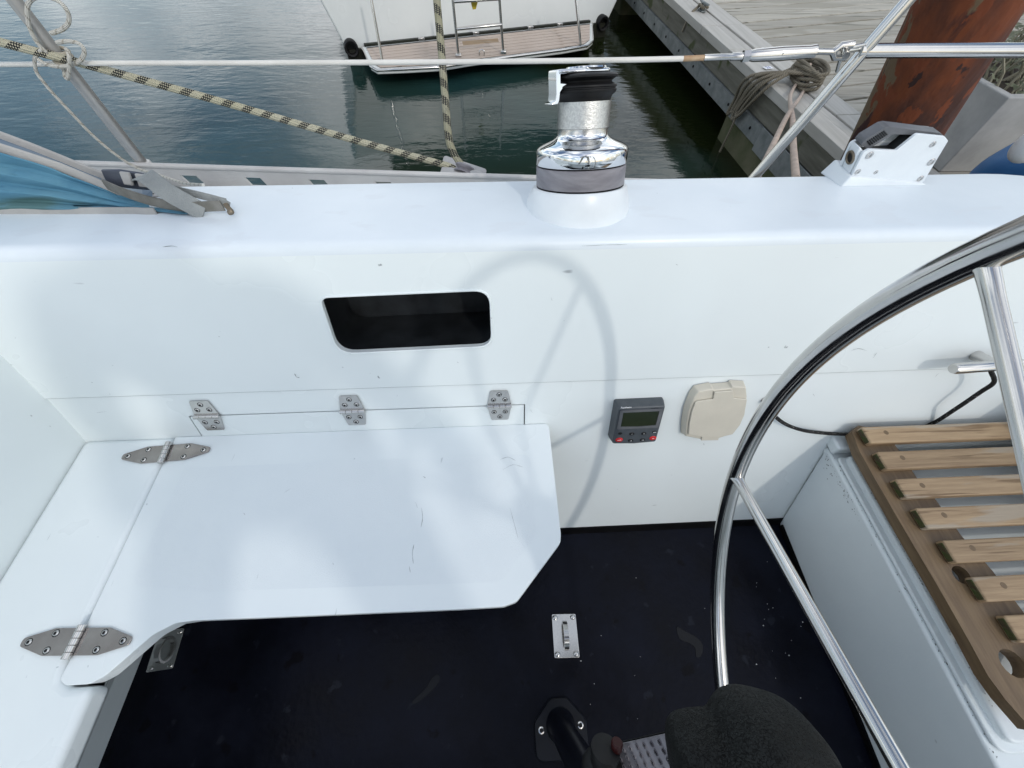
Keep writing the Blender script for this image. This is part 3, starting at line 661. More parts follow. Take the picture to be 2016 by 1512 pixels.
for (u, v), lab in (((415, 826), 'stainless butt hinge nearest the strap hinges, left end of the locker lid'), ((695, 807), 'stainless butt hinge in the middle of the long locker lid'), ((983, 789), 'stainless butt hinge at the right end of the locker lid')):
    p = lowP(low(u, v).x, lidZ); t = thing('butt_hinge', p, lab, 'hinge', 'butt hinges of the locker lid')
    M0 = frame(p-lown*0.0012, (1, 0, 0), -lown)
    for me, nm, pts in ((bu_me, 'upper_leaf', ((0, hu*0.76), (-0.0125, hu*0.42), (0.0125, hu*0.42))), (bd_me, 'lower_leaf', ((0, -hd*0.76), (-0.0125, -hd*0.42), (0.0125, -hd*0.42)))):
        lf = inst(nm, me, t, M0); b = lf.modifiers.new('bevel', 'BEVEL'); b.width = 0.0007; b.segments = 2; b.limit_method = 'ANGLE'
        for x, y in pts: screw(lf, M0 @ Matrix.Translation((x, y, 0.002)) @ Matrix.Rotation(random.uniform(0, 3), 4, 'Z'), 1.0)
    for i in range(4): inst('knuckle', kn2_me, t, M0 @ Matrix.Translation((-0.0265+i*0.0134, 0, 0.0042)))

# ---- winch
wc = top(1136, 402); wax = (-ray(1060, 1760)).normalized(); tn = V((0, TS, 1)).normalized()
win = thing('winch', wc, 'self-tailing chrome winch with black jaws on a white skirt on the coaming', 'winch')
n = 48; sk = []
WM = frame(wc+tn*0.034, (1, 0, 0), wax) @ Matrix.Diagonal((1, 1, 0.745, 1))
for k, (rr, hh) in enumerate(((0.0965, 0.0), (0.0945, 0.012), (0.0900, 0.5), (0.083, 0.93), (0.080, 1.0))):
    for i in range(n):
        a = 2*math.pi*i/n
        b_ = wc + V((1, 0, 0))*rr*math.cos(a) + V((0, 1, -TS)).normalized()*rr*math.sin(a) - tn*0.002
        t_ = WM @ V((rr*math.cos(a), rr*math.sin(a), 0))
        q = hh; sk.append(b_*(1-q)+t_*q)
sf = [(j*n+i, j*n+(i+1) % n, (j+1)*n+(i+1) % n, (j+1)*n+i) for j in range(4) for i in range(n)] + [tuple(range(4*n, 5*n))]
mk('skirt', (sk, sf), white_pl, win, auto=50)
def wl_(name, prof, mat, nn=56, auto=35): return mk(name, xf(WM, lathe(prof, nn)), mat, win, auto=auto)
wl_('base_seal', [(0.0765, -0.004), (0.0765, 0.004)], black_kick)
wl_('base_ring', [(0.0760, 0.002), (0.0768, 0.004), (0.0768, 0.0415), (0.0755, 0.0435)], grey_ring)
wl_('black_gap', [(0.0740, 0.043), (0.0740, 0.0475)], black_kick)
wl_('drum_skirt', [(0.0760, 0.046), (0.0772, 0.0475), (0.0772, 0.070), (0.0767, 0.074), (0.0750, 0.0775), (0.0715, 0.0810), (0.0650, 0.0850), (0.0565, 0.0890), (0.0490, 0.0930), (0.0440, 0.0970), (0.0418, 0.1015), (0.0415, 0.106)], chrome, auto=60)
wl_('drum_neck', [(0.0418, 0.1055), (0.0412, 0.110), (0.0412, 0.114), (0.0405, 0.115)], drum_plain)
wl_('drum', [(0.0418, 0.1145), (0.0424, 0.1155), (0.0420, 0.130), (0.0424, 0.158), (0.0424, 0.162)], drum_m, 64)
wl_('lower_jaw', [(0.0405, 0.1605), (0.0412, 0.166), (0.0430, 0.171), (0.0470, 0.175), (0.0485, 0.178), (0.0485, 0.181), (0.0470, 0.1825), (0.0470, 0.184), (0.0485, 0.1855), (0.0482, 0.188), (0.0440, 0.191), (0.0405, 0.193)], rubber)
wl_('upper_jaw', [(0.0400, 0.1925), (0.0410, 0.196), (0.0450, 0.199), (0.0490, 0.2015), (0.0492, 0.204), (0.0470, 0.2065), (0.0400, 0.208)], rubber)
for i in range(36):                                           # grip ribs between the jaws
    a = 2*math.pi*i/36; M = WM @ Matrix.Rotation(a, 4, 'Z')
arm_dir = R(203)
AM = WM @ Matrix.Rotation(arm_dir, 4, 'Z')
plate = fillet([(-0.034, -0.026, 0), (0.020, -0.028, 0), (0.056, -0.014, 0), (0.056, 0.014, 0), (0.020, 0.028, 0), (-0.034, 0.026, 0)], [0.02, 0.015, 0.006, 0.006, 0.015, 0.02], 5)
arm = mk('feeder_arm', xf(AM @ Matrix.Translation((0, 0, 0.2075)), prism3(plate, (0, 0, 0.008))), chrome, win, bevel=0.0025, seg=3)
stem_o = [(0.0505, 0.2120), (0.0590, 0.2150), (0.0600, 0.2090), (0.0590, 0.176), (0.0600, 0.1655), (0.0660, 0.1615), (0.0660, 0.1590), (0.0560, 0.1600), (0.0535, 0.166), (0.0525, 0.179), (0.0460, 0.1885), (0.0395, 0.1905), (0.0395, 0.1925), (0.0520, 0.1940), (0.0525, 0.206)]
mk('stripper', xf(AM, prism3([(x, -0.012, z) for x, z in stem_o], (0, 0.024, 0))), chrome, win, bevel=0.0018, seg=3)
wl_('top_cap', [(0.0300, 0.2150), (0.0310, 0.2165), (0.0300, 0.2190), (0.0180, 0.2200), (0.0175, 0.2170), (0.0100, 0.2165)], chrome, 40)

# ---- rope clutch on the coaming
def ck(x, y, Y=0.728): return Yp(1600+x/4.2, y/4.2, Y)
cl = thing('rope_clutch', top(1740, 360), 'white rope clutch with grey ribbed lever and bolts on the coaming top', 'clutch')
chk = [ck(325, 1452), ck(418, 1262), ck(470, 1236), ck(690, 1246), ck(862, 1108), ck(1096, 1132), ck(1122, 1165), ck(915, 1508)]
chk = fillet(chk, [0.002, 0.006, 0.005, 0.003, 0.006, 0.006, 0.006, 0.002], 4)
mk('cheek_plate', prism3(chk, (0, 0.006, 0)), white_pl, cl, bevel=0.0014, seg=3)
mk('cheek_plate', prism3([p+V((-0.004, 0.036, 0)) for p in chk], (0, 0.006, 0)), white_pl, cl, bevel=0.0014, seg=3)
bz = [top(1633, 346), top(1660, 368), top(1826, 364), top(1810, 349)]
bt = [p+V((0, 0, 0.0)) for p in bz]
x0, x1 = bz[1].x, bz[2].x
by0, by1 = 0.719, 0.792
bpv = [V((x0-0.004, by0, topz(by0)-0.001)), V((x1, by0, topz(by0)-0.001)), V((x1, by1, topz(by1)-0.001)), V((x0-0.004, by1, topz(by1)-0.001)),
       V((x0+0.006, by0+0.005, topz(by0)+0.018)), V((x1-0.014, by0+0.005, topz(by0)+0.0035)), V((x1-0.014, by1-0.003, topz(by0)+0.0035)), V((x0+0.006, by1-0.003, topz(by0)+0.018))]
mk('base_wedge', (bpv, [(0, 3, 2, 1), (4, 5, 6, 7), (0, 1, 5, 4), (1, 2, 6, 5), (2, 3, 7, 6), (3, 0, 4, 7)]), white_pl, cl, bevel=0.003, seg=3)
lv = [ck(398, 1196, .742), ck(440, 1150, .742), ck(595, 1058, .742), ck(640, 1048, .742), ck(1060, 1100, .742), ck(1090, 1132, .742), ck(860, 1116, .742), ck(660, 1112, .742), ck(560, 1175, .742), ck(455, 1236, .742)]
mk('lever', prism3(fillet(lv, 0.005, 3), (0, 0.024, 0)), lever_m, cl, bevel=0.002, seg=3)
for i in range(9):
    p = ck(452+i*17, 1168-i*10.4, .741); q = ck(480+i*17, 1200-i*10.4, .741)
    mk('grip_rib', tube([p+V((0, 0.0005, 0)), q+V((0, 0.0005, 0))], 0.0011, 6)[0], btn_m, cl)
inn = [ck(360, 1420, .735), ck(420, 1280, .735), ck(690, 1260, .735), ck(850, 1130, .735), ck(1060, 1150, .735), ck(900, 1480, .735)]
mk('cam_block', prism3(inn, (0, 0.030, 0)), btn_m, cl, bevel=0.002)
fe = [ck(300, 1440, .736), ck(392, 1215, .736), ck(430, 1260, .736), ck(345, 1440, .736)]
mk('rope_inlet_plate', prism3(fe, (0, 0.027, 0)), white_pl, cl, bevel=0.002)
pm0 = (fe[0]+fe[1])/2+V((-0.0005, 0.0135, 0)); ax = (fe[1]-fe[0]).normalized(); nrm = V((0, 1, 0)).cross(ax); nrm = nrm if nrm.x < 0 else -nrm
Mi = frame(pm0, (0, 1, 0), nrm)
mk('rope_inlet', xf(Mi, lathe([(0.0125, -0.002), (0.0125, 0.002), (0.0095, 0.003), (0.0085, -0.001)], 24, cap=False)), brass_m, cl, smooth=True)
mk('inlet_bore', xf(Mi, lathe([(0.0088, -0.0012), (0.0088, 0.0004)], 24)), btn_m, cl)
bolt_me = share('bolt', lathe([(0.0066, 0), (0.0066, 0.0012), (0.0056, 0.0022), (0.0030, 0.0024), (0.0028, 0.0012), (0.0, 0.0012)], 18, cap=False), steel, auto=35)
for bx, by, s in ((470, 1283, 1.0), (993, 1194, 0.8), (980, 1340, 1.0), (890, 1476, 0.85), (372, 1420, 0.8), (523, 1424, 0.6)):
    inst('bolt', bolt_me, cl, frame(ck(bx, by)+V((0, 0.0005, 0)), (1, 0, 0), (0, -1, 0)) @ Matrix.Scale(s, 4))

# ---- autopilot control
AO = 0.030
def ap(x, y): return low(1180+x/5.93, 740+y/5.93, AO)
q = [ap(140, 790), ap(700, 768), ap(795, 320), ap(185, 352)]
ac = sum(q, V())/4; AMx = frame(ac, (q[1]+q[2]-q[0]-q[3]), -lown); AI = AMx.inverted()
apl = thing('autopilot_control', AMx @ V((0, 0, -0.028)), 'square grey autopilot control with dark screen and red keys', 'instrument')
w_, h_ = 0.055, 0.0535
def ring(w, h, z, bow=0.0, hb=None):
    hb = h if hb is None else hb
    return fillet([(-w, -hb, z), (0, -hb-bow, z), (w, -hb, z), (w, h, z), (-w, h, z)], [0.005, 0.03, 0.005, 0.005, 0.005], 4)
r0, r1, r2, r3 = ring(w_, h_, -0.028, 0.003, 0.057), ring(w_, h_, -0.020, 0.003, 0.0575), ring(w_-0.0035, h_-0.0035, -0.002, 0.003, 0.0572), ring(w_-0.005, h_-0.006, 0.0, 0.003, 0.0562)
nn = len(r0)
hv = r0+r1+r2+r3; hf = [(j*nn+i, j*nn+(i+1) % nn, (j+1)*nn+(i+1) % nn, (j+1)*nn+i) for j in range(3) for i in range(nn)]+[tuple(range(3*nn, 4*nn))]
hous = mk('housing', xf(AMx, (hv, hf)), grey_pl, apl, auto=25)
mk('gasket', xf(AMx, prism3(ring(w_-0.002, h_-0.002, -0.0285, 0.003), (0, 0, 0.004))), btn_m, apl)
def al(x, y): return AI @ ap(x, y)
scr = [al(250, 588), al(662, 572), al(692, 405), al(272, 424)]
sx0 = (scr[0].x+scr[3].x)/2; sx1 = (scr[1].x+scr[2].x)/2; sy0 = (scr[0].y+scr[1].y)/2; sy1 = (scr[2].y+scr[3].y)/2
bez_o = fillet([(sx0-0.007, sy0-0.007, 0), (sx1+0.007, sy0-0.007, 0), (sx1+0.007, sy1+0.006, 0), (sx0-0.007, sy1+0.006, 0)], 0.003, 3)
bez_i = fillet([(sx0, sy0, 0), ((sx0+sx1)/2, sy0-0.002, 0), (sx1, sy0, 0), (sx1, sy1, 0), (sx0, sy1, 0)], [0.001, 0.05, 0.001, 0.001, 0.001], 3)
mk('bezel', xf(AMx, holed([V(p)+V((0, 0, 0.0022)) for p in bez_o], [[V(p)+V((0, 0, 0.0022)) for p in bez_i]], (0, 0, -0.0024))), lever_m, hous)
mk('screen', xf(AMx, prism3([V(p)+V((0, 0, 0.0003)) for p in bez_i], (0, 0, 0.0004))), lcd, hous)
btns = ((240, 685, 0.0050, 0.0036, btn_m, None), (375, 690, 0.0062, 0.0045, btn_m, '-1'), (515, 685, 0.0062, 0.0045, btn_m, '+1'), (640, 666, 0.0052, 0.0034, btn_m, 'track'),
        (228, 758, 0.0085, 0.0066, red_m, 'standby'), (362, 766, 0.0062, 0.0045, btn_m, '-10'), (500, 758, 0.0062, 0.0045, btn_m, '+10'), (622, 738, 0.0080, 0.0064, red_m, 'auto'))
for x, y, rx, ry, mt, tx in btns:
    p = al(x, y); p.y += 0.0035
    M = AMx @ Matrix.Translation((p.x, p.y, 0)) @ Matrix.Diagonal((rx, ry, 1, 1))
    kb = mk('button', xf(M, lathe([(1.0, -0.0005), (1.0, 0.0007), (0.85, 0.0013), (0.4, 0.0015)], 20)), mt, apl, auto=40)
    if tx: inst('key_print', (lambda me: (me.materials.append(print_w), me)[1])(text_mesh(tx, 0.0034 if len(tx) < 4 else 0.0030, 0.0002, 0.0001)), kb, AMx @ Matrix.Translation((p.x, p.y, 0.0017)))
tp = al(313, 368)
me = text_mesh('Raytheon', 0.0062, 0.0002, 0.00012); me.materials.append(print_w); inst('lettering', me, hous, AMx @ Matrix.Translation((tp.x, tp.y, 0.0003)))
tp = al(648, 378)
me = text_mesh('AutoPilot', 0.0044, 0.0002); me.materials.append(print_b); inst('lettering', me, hous, AMx @ Matrix.Translation((tp.x, tp.y+0.0005, 0.0003)))

# ---- beige socket cover
SO = 0.022
def sk_(x, y, o=SO): return low(1180+x/5.93, 740+y/5.93, o)
so = thing('socket_cover', low(1410, 860), 'beige plastic socket cover with hinged flap beside the autopilot control', 'socket cover')
body = [sk_(1010, 705), sk_(1018, 560), sk_(1045, 410), sk_(1110, 250), sk_(1160, 185), sk_(1330, 150), sk_(1340, 165), sk_(1540, 148), sk_(1550, 125), sk_(1712, 134), sk_(1722, 250), sk_(1690, 440), sk_(1640, 555), sk_(1560, 675), sk_(1400, 728), sk_(1180, 738)]
bb_ = [p+lown*0.0185+(p-sum(body, V())/16)*0.07 for p in body]
nb = len(body)
mk('body', (bb_+body, [(i, (i+1) % nb, nb+(i+1) % nb, nb+i) for i in range(nb)]+[tuple(range(nb, 2*nb))]), beige, so, bevel=0.0025, seg=3)
lidp = [sk_(1030, 668), sk_(1042, 540), sk_(1068, 410), sk_(1110, 300), sk_(1140, 282), sk_(1322, 258), sk_(1334, 176), sk_(1548, 160), sk_(1560, 246), sk_(1712, 262), sk_(1682, 440), sk_(1630, 560), sk_(1545, 668), sk_(1400, 702), sk_(1190, 700)]
mk('flap', prism3([p-lown*0.0048 for p in lidp], lown*0.0042), beige, so, bevel=0.0016, seg=3)
mk('thumb_catch', prism3([p-lown*0.0042 for p in (sk_(1195, 688), sk_(1390, 690), sk_(1380, 738), sk_(1180, 742))], lown*0.006), beige, so, bevel=0.0012)

# ---- small eye fitting and black shock cord, short rail on the wall
ef = thing('eye_fitting', low(1505, 787), 'small stainless eye fitting on the cockpit side right of the beige cover', 'fitting')
e0 = low(1506, 787); Me = frame(e0, (1, 0, 0), -lown)
mk('base', xf(Me, lathe([(0.009, 0), (0.009, 0.002), (0.006, 0.004)], 18)), steel_pol, ef, auto=40)
mk('eye', xf(Me, tube([(0.0075*math.cos(a), 0, 0.010+0.0075*math.sin(a)) for a in [R(20*k) for k in range(18)]], 0.0026, 8, True)[0]), steel_pol, ef, smooth=True)
gb = thing('mooring_horn', low(1950, 722), 'short polished steel bar standing off the wall behind the wheel', 'cleat')
g0 = low(1876, 726, 0.05); g1 = low(2012, 716, 0.05); gx = (g1-g0)
mktube('bar', [g0, g0+gx*0.04, g0+gx*0.96, g1], [0.0095, 0.0115, 0.0115, 0.0095], steel, gb, n=18)
for q_ in (0.62,): mktube('post', [g0+gx*q_, g0+gx*q_+lown*0.055], [0.010, 0.012], steel, gb, n=14)
cp = [e0-lown*0.011, low(1522, 815, .02), low(1545, 834, .022), low(1580, 847, .024), Zp(1625, 853, .352), Zp(1665, 855, .354), Zp(1705, 857, .357), Zp(1770, 850, .357), Zp(1830, 836, .364), low(1880, 806, .03), low(1930, 772, .035), low(1957, 752, .045), g0+gx*0.64-V((0, 0, 0.012)), g0+gx*0.64+V((0, 0, 0.011))]
tag(mktube('shock_cord', smooth_path(cp, 6), 0.0042, cord_bk, n=8), 'thin black cord running from the wall under the teak slats to the steel bar', 'cord')

# ---- helm seat: locker lid under a slatted teak seat
ll = thing('helm_locker_lid', (1.1, 0.1, hz), 'pale grey moulded lid of the helm locker under the teak seat', 'lid')
lidx = Zp(1655, 870, 0.327).x; ly0 = Zp(1985, 1468, 0.327).y
lo_ = fillet([V((lidx, D0+TA*0.325-0.045, 0.327)), V((1.65, D0+TA*0.325-0.045, 0.327)), V((1.65, ly0, 0.327)), V((lidx, ly0, 0.327))], [0.01, 0.01, 0.01, 0.018], 5)
mk('panel', prism3(lo_, (0, 0, -0.022)), gel_helm, ll, bevel=0.006, seg=4)
mk('lip', prism3(fillet([V((lidx-0.014, D0+TA*0.325-0.042, 0.3125)), V((1.65, D0+TA*0.325-0.042, 0.3125)), V((1.65, ly0-0.014, 0.3125)), V((lidx-0.014, ly0-0.014, 0.3125))], [0.01, 0.01, 0.01, 0.025], 5), (0, 0, -0.008)), gel_helm, ll, bevel=0.003, seg=3)
struct('locker_ledge', prism3([V((hx1-0.002, D0+TA*0.335-0.036, 0.337)), V((1.65, D0+TA*0.335-0.036, 0.337)), V((1.65, D0+TA*0.335+0.004, 0.337)), V((hx1-0.002, D0+TA*0.335+0.004, 0.337))], (0, 0, -0.030)), gel_helm, bevel=0.005, seg=3)

ts = thing('slatted_seat', (1.1, 0.1, 0.35), 'slatted teak helm seat with mossy slat ends beside the wheel', 'seat')
ZQ = 0.398; TQ = 0.018
sl = (((1700, 836), (1711, 877)), ((1727, 886), (1746, 927)), ((1762, 940), (1786, 983)), ((1799, 997), (1832, 1044)), ((1852, 1062), (1887, 1110)), ((1909, 1132), (1949, 1189)), ((1973, 1214), (2015, 1264)), None)
prev = None
for s in sl:
    if s:
        a, b = Zp(*s[0], ZQ), Zp(*s[1], ZQ); xl = (a.x+b.x)/2; y1, y0 = a.y, b.y
    else: xl += 0.008; y1 -= 0.064; y0 -= 0.064
    yc_, wd = (y0+y1)/2, 0.0415
    so_ = fillet([V((xl, yc_+wd/2, ZQ)), V((1.62, yc_+wd/2, ZQ)), V((1.62, yc_-wd/2, ZQ)), V((xl, yc_-wd/2, ZQ))], [0.004, 0.004, 0.004, 0.004], 3)
    sb = mk('slat', prism3(so_, (0, 0, -TQ)), teak, ts, bevel=0.0035, seg=3)
    mk('end_grain', box(xl-0.0012, xl+0.001, yc_-wd/2+0.004, yc_+wd/2-0.004, ZQ-TQ+0.003, ZQ-0.003), teak_end, sb, bevel=0.0015)
    mk('plug', xf(Matrix.Translation((xl+0.050, yc_+0.004, ZQ-0.001)), lathe([(0.0055, 0), (0.0055, 0.0013)], 14)), teak_dk, sb)
ZBQ = ZQ-TQ-0.001
Lp = [(1678, 850), (1692, 888), (1725, 947), (1780, 1042), (1850, 1160), (1908, 1262), (1945, 1330), (1980, 1378), (2035, 1440)]
Rp = [(2090, 1320), (2020, 1212), (1955, 1125), (1893, 1055), (1843, 985), (1803, 938), (1765, 880), (1735, 845), (1690, 838)]
bo_ = [Zp(u, v, ZBQ) for u, v in Lp+Rp]
def circ(u, v, r, k=16): c = Zp(u, v, ZBQ); return [c+V((r*math.cos(2*math.pi*i/k), r*math.sin(2*math.pi*i/k), 0)) for i in range(k)]
mk('bearer', holed(bo_, [circ(1893, 1132, 0.0165), circ(1994, 1306, 0.021)], (0, 0, -0.024)), teak_dk, ts)
mk('bearer', box(1.42, 1.50, -0.10, 0.40, ZBQ-0.024, ZBQ), teak_dk, ts, bevel=0.003)
for bx, by in ((0.90, 0.33), (1.46, 0.33), (0.95, 0.0), (1.46, 0.0)):
    mk('foot', box(bx-0.015, bx+0.015, by-0.015, by+0.015, 0.3265, ZBQ-0.0235), rubber, ts, bevel=0.003)

# ---- steering wheel
wh = V((0.3007, -0.2748, 0.8347)); wnr = V((0.9915, -0.0751, 0.1066)).normalized(); WR = 0.5107
wheel = thing('steering_wheel', wh, 'large stainless steering wheel with thin tube spokes in front of the teak seat', 'steering wheel')
Wf = frame(wh, (0, 1, 0), wnr)
mktube('rim', [Wf @ V((WR*math.cos(2*math.pi*k/160), WR*math.sin(2*math.pi*k/160), 0)) for k in range(160)], 0.0116, steel_pol, wheel, n=20, closed=True)
P1 = Wf.inverted() @ V((0.3134, 0.1819, 1.0377)); P2 = Wf.inverted() @ V((0.3564, 0.1795, 0.6368))
a1, a2 = math.atan2(P1.y, P1.x), math.atan2(P2.y, P2.x); stp = (2*math.pi-abs(a1-a2))/6*(1 if a1 > a2 else -1)
angs = [a1, a2]+[a1+stp*k for k in (1, 2, 3, 4, 5)]
for ia, a in enumerate(angs):
    rs_ = 0.0053 if ia == 0 else 0.0074
    d = V((math.cos(a), math.sin(a), 0)); o_ = d*(WR-0.006)
    mktube('spoke', [Wf @ (d*0.04), Wf @ (d*0.2), Wf @ (d*(WR-0.03)), Wf @ (d*(WR-0.012)), Wf @ o_], [rs_, rs_, rs_, rs_*1.1, rs_*1.4], steel, wheel, n=16)
mk('hub', xf(Wf, lathe([(0.030, -0.04), (0.045, -0.03), (0.048, 0), (0.045, 0.02), (0.028, 0.03), (0.012, 0.036)], 32)), steel_pol, wheel, auto=40)

# ---- pedestal and binnacle hood near the camera
ped = thing('steering_pedestal', (0.112, -0.20, 0), 'dark steering pedestal with crazed black hood at the bottom edge', 'pedestal')
leg_c = Zp(1103, 1428, 0)
mk('foot_flange', xf(Matrix.Translation((leg_c.x, leg_c.y, 0.0005)), join(prism3(fillet([(-0.062, -0.06, 0), (0.062, -0.06, 0), (0.062, 0.01, 0), (0.02, 0.052, 0), (-0.02, 0.052, 0), (-0.062, 0.01, 0)], 0.02, 4), (0, 0, 0.010)))), dk_tube, ped, bevel=0.003)
mktube('leg', [leg_c+V((0, 0, 0.005)), leg_c+V((0, -0.004, 0.03)), leg_c+V((0, -0.006, 0.55))], [0.036, 0.027, 0.026], dk_tube, ped, n=24)
for x, y in ((-0.046, -0.005), (0.046, 0.0)):
    inst('screw', scr_me, ped, Matrix.Translation((leg_c.x+x, leg_c.y+y, 0.0105)) @ Matrix.Scale(1.7, 4))
kc = CAM+ray(1130, 1512)*0.80
mk('clamp_bracket', xf(Matrix.Translation((leg_c.x+0.035, leg_c.y-0.035, 0.27)), box(-0.05, 0.03, -0.03, 0.028, 0, 0.012)), alu, ped, bevel=0.005, seg=3)
hc = CAM+ray(1508, 1508)*0.41
def superell(c, rx, ry, rz, e=2.8, nu=40, nv=24):
    vs, fs = [], []
    f_ = lambda t, p: math.copysign(abs(t)**p, t)
    for j in range(nv+1):
        b = -math.pi/2+math.pi*j/nv
        for i in range(nu):
            a = 2*math.pi*i/nu; ex = 2/e
            vs.append(V((rx*f_(math.cos(b), ex)*f_(math.cos(a), ex), ry*f_(math.cos(b), ex)*f_(math.sin(a), ex), rz*f_(math.sin(b), ex)))+c)
    for j in range(nv):
        for i in range(nu): k = (i+1) % nu; fs.append((j*nu+i, j*nu+k, (j+1)*nu+k, (j+1)*nu+i))
    return vs, fs
camR = ROT.to_4x4()
HM = Matrix.Translation(hc) @ camR @ Matrix.Rotation(R(-14), 4, 'Z')
HM2 = Matrix.Translation(CAM+ray(1392, 1512)*0.42) @ camR @ Matrix.Rotation(R(8), 4, 'Z')
hood = mk('binnacle_hood', join(xf(HM, superell(V((0, 0, 0)), 0.0565, 0.061, 0.06, 3.0)), xf(HM2, superell(V((0, 0, 0)), 0.036, 0.046, 0.042, 3.6))), leather, ped, smooth=True)
rm = hood.modifiers.new('remesh', 'REMESH'); rm.mode = 'VOXEL'; rm.voxel_size = 0.0035; rm.use_smooth_shade = True
sm_ = hood.modifiers.new('smooth', 'SMOOTH'); sm_.factor = 0.5; sm_.iterations = 4
# perforated strap from the knob to the hood
s0 = CAM+ray(1205, 1505)*0.52; s1 = CAM+ray(1340, 1482)*0.44
sd = (s1-s0).normalized(); sup = (ROT @ V((0, 1, 0))); sup = (sup-sd*sup.dot(sd)).normalized(); sn = sd.cross(sup)
Ls = (s1-s0).length; hw = 0.019
outl = [s0-sup*hw, s1-sup*hw, s1+sup*hw, s0+sup*hw]; hls = []
for i in range(9):
    for j in range(4):
        c = s0+sd*(Ls*(i+0.7)/9.4)+sup*(hw*(-0.66+0.44*j)); hls.append([c+sd*0.0021*math.cos(t)+sup*0.0034*math.sin(t) for t in [R(60*k) for k in range(6)]])
mk('perforated_strap', holed(outl, hls, sn*0.002), grey_ring, ped)
bk_s = sn if sn.dot(CAM-s0) < 0 else -sn
mk('strap_hole_dark', prism3([p+bk_s*0.004 for p in outl], bk_s*0.003), rubber, ped)  # dark sheet added behind the holes in place of shade
kb_ = CAM+ray(1188, 1500)*0.50
KM = frame(kb_, ROT @ V((1, 0, 0)), ROT @ V((0.05, 1, 0.25)))
mk('clamp_knob', xf(KM, lathe([(0.024, -0.03), (0.027, -0.012), (0.024, -0.004), (0.017, 0.002), (0.016, 0.014), (0.019, 0.018), (0.018, 0.024), (0.008, 0.026)], 28)), rubber, ped, auto=40)
mk('knob_cap', xf(KM @ Matrix.Translation((0.014, 0, 0)), lathe([(0.0065, 0.022), (0.0072, 0.024), (0.0072, 0.034), (0.006, 0.036)], 18)), red_cap, ped, auto=40)
mk('stay_rod', tube([CAM+ray(1260, 1530)*0.5, CAM+ray(1345, 1488)*0.44], 0.004, 10)[0], steel, ped, smooth=True)

# ---- pad eyes on the floor
pe_plate = fillet([(-0.0245, -0.043, 0), (0.0245, -0.043, 0), (0.0245, 0.043, 0), (-0.0245, 0.043, 0)], 0.003, 3)
ppl_me = share('plate', prism3(pe_plate, (0, 0, 0.004)), steel)
arch = [(0, 0.027*math.cos(a), 0.003+0.026*math.sin(a)) for a in [R(180*k/14) for k in range(15)]]
pst_me = share('loop', ribbon(arch, (1, 0, 0), 0.009, 0.005), steel_pol, bevel=0.001)
riv_me = share('rivet', lathe([(0.0055, 0), (0.0055, 0.001), (0.004, 0.0026), (0.0015, 0.003)], 14), steel, auto=50)
def pad_eye(px, label):
    c = [Zp(u, v, 0) for u, v in px]; o = sum(c, V())/4; yax = (c[0]+c[1]-c[2]-c[3])
    w = ((c[1]-c[0]).length+(c[2]-c[3]).length)/2; h = yax.length/2
    sx, sy = w/0.049, h/0.086
    t = thing('pad_eye', o, label, 'pad eye', 'pad eyes on the cockpit floor')
    M = frame(o+V((0, 0, 0.0008)), yax.cross(V((0, 0, 1))), (0, 0, 1)) @ Matrix.Diagonal((sx, sy, 1, 1))
    pl = inst('plate', ppl_me, t, M); b = pl.modifiers.new('bevel', 'BEVEL'); b.width = 0.0012; b.segments = 2; b.limit_method = 'ANGLE'
    inst('loop', pst_me, t, M)
    for x, y in ((-1, -1), (1, -1), (1, 1), (-1, 1)): inst('rivet', riv_me, t, M @ Matrix.Translation((x*0.018, y*0.036, 0.004)))
pad_eye([(1085, 1211), (1133, 1207), (1140, 1293), (1092, 1297)], 'bright stainless pad eye in the open middle of the navy floor')
pad_eye([(316, 1241), (364, 1239), (341, 1321), (291, 1319)], 'dim stainless pad eye on the floor in shade under the flap')

# ---- thin water on the floor
def puddle(pts, label):
    p = [Zp(u, v, 0.0006) for u, v in pts]; p = smooth_path(p, 4, True)
    tag(mk('puddle', prism3(p, (0, 0, 0.0007)), puddle_m, bevel=0.0004), label, 'puddle', 'puddles on the cockpit floor')
puddle([(1332, 1234), (1350, 1243), (1373, 1256), (1384, 1272), (1380, 1292), (1370, 1293), (1368, 1276), (1356, 1266), (1338, 1258)], 'small winding puddle on the floor left of the wheel rim')
puddle([(862, 1327), (866, 1340), (845, 1365), (820, 1385), (812, 1380), (838, 1355), (850, 1335)], 'thin dark water trickle on the floor below the seat flap')
# white specks scattered on the floor by the helm locker
sv, sfc = [], []
for i in range(34):
    u, v = random.gauss(1530, 45), random.gauss(1230, 110)
    if i > 24: u, v = random.uniform(1120, 1400), random.uniform(1070, 1420)
    p = Zp(u, v, 0.0012); r = random.choice((0.0008, 0.001, 0.0012, 0.002))
    k = len(sv); a = random.uniform(0, 3)
    sv += [p+V((r*math.cos(a+t), r*0.7*math.sin(a+t), 0)) for t in (0, 1.6, 3.1, 4.6)]+[p+V((0, 0, r*0.6))]
    sfc += [(k, k+1, k+4), (k+1, k+2, k+4), (k+2, k+3, k+4), (k+3, k, k+4)]
pc = mk('paint_specks', (sv, sfc), print_w, kind='stuff'); tag(pc, 'scattered white specks on the navy floor by the helm locker', 'specks')
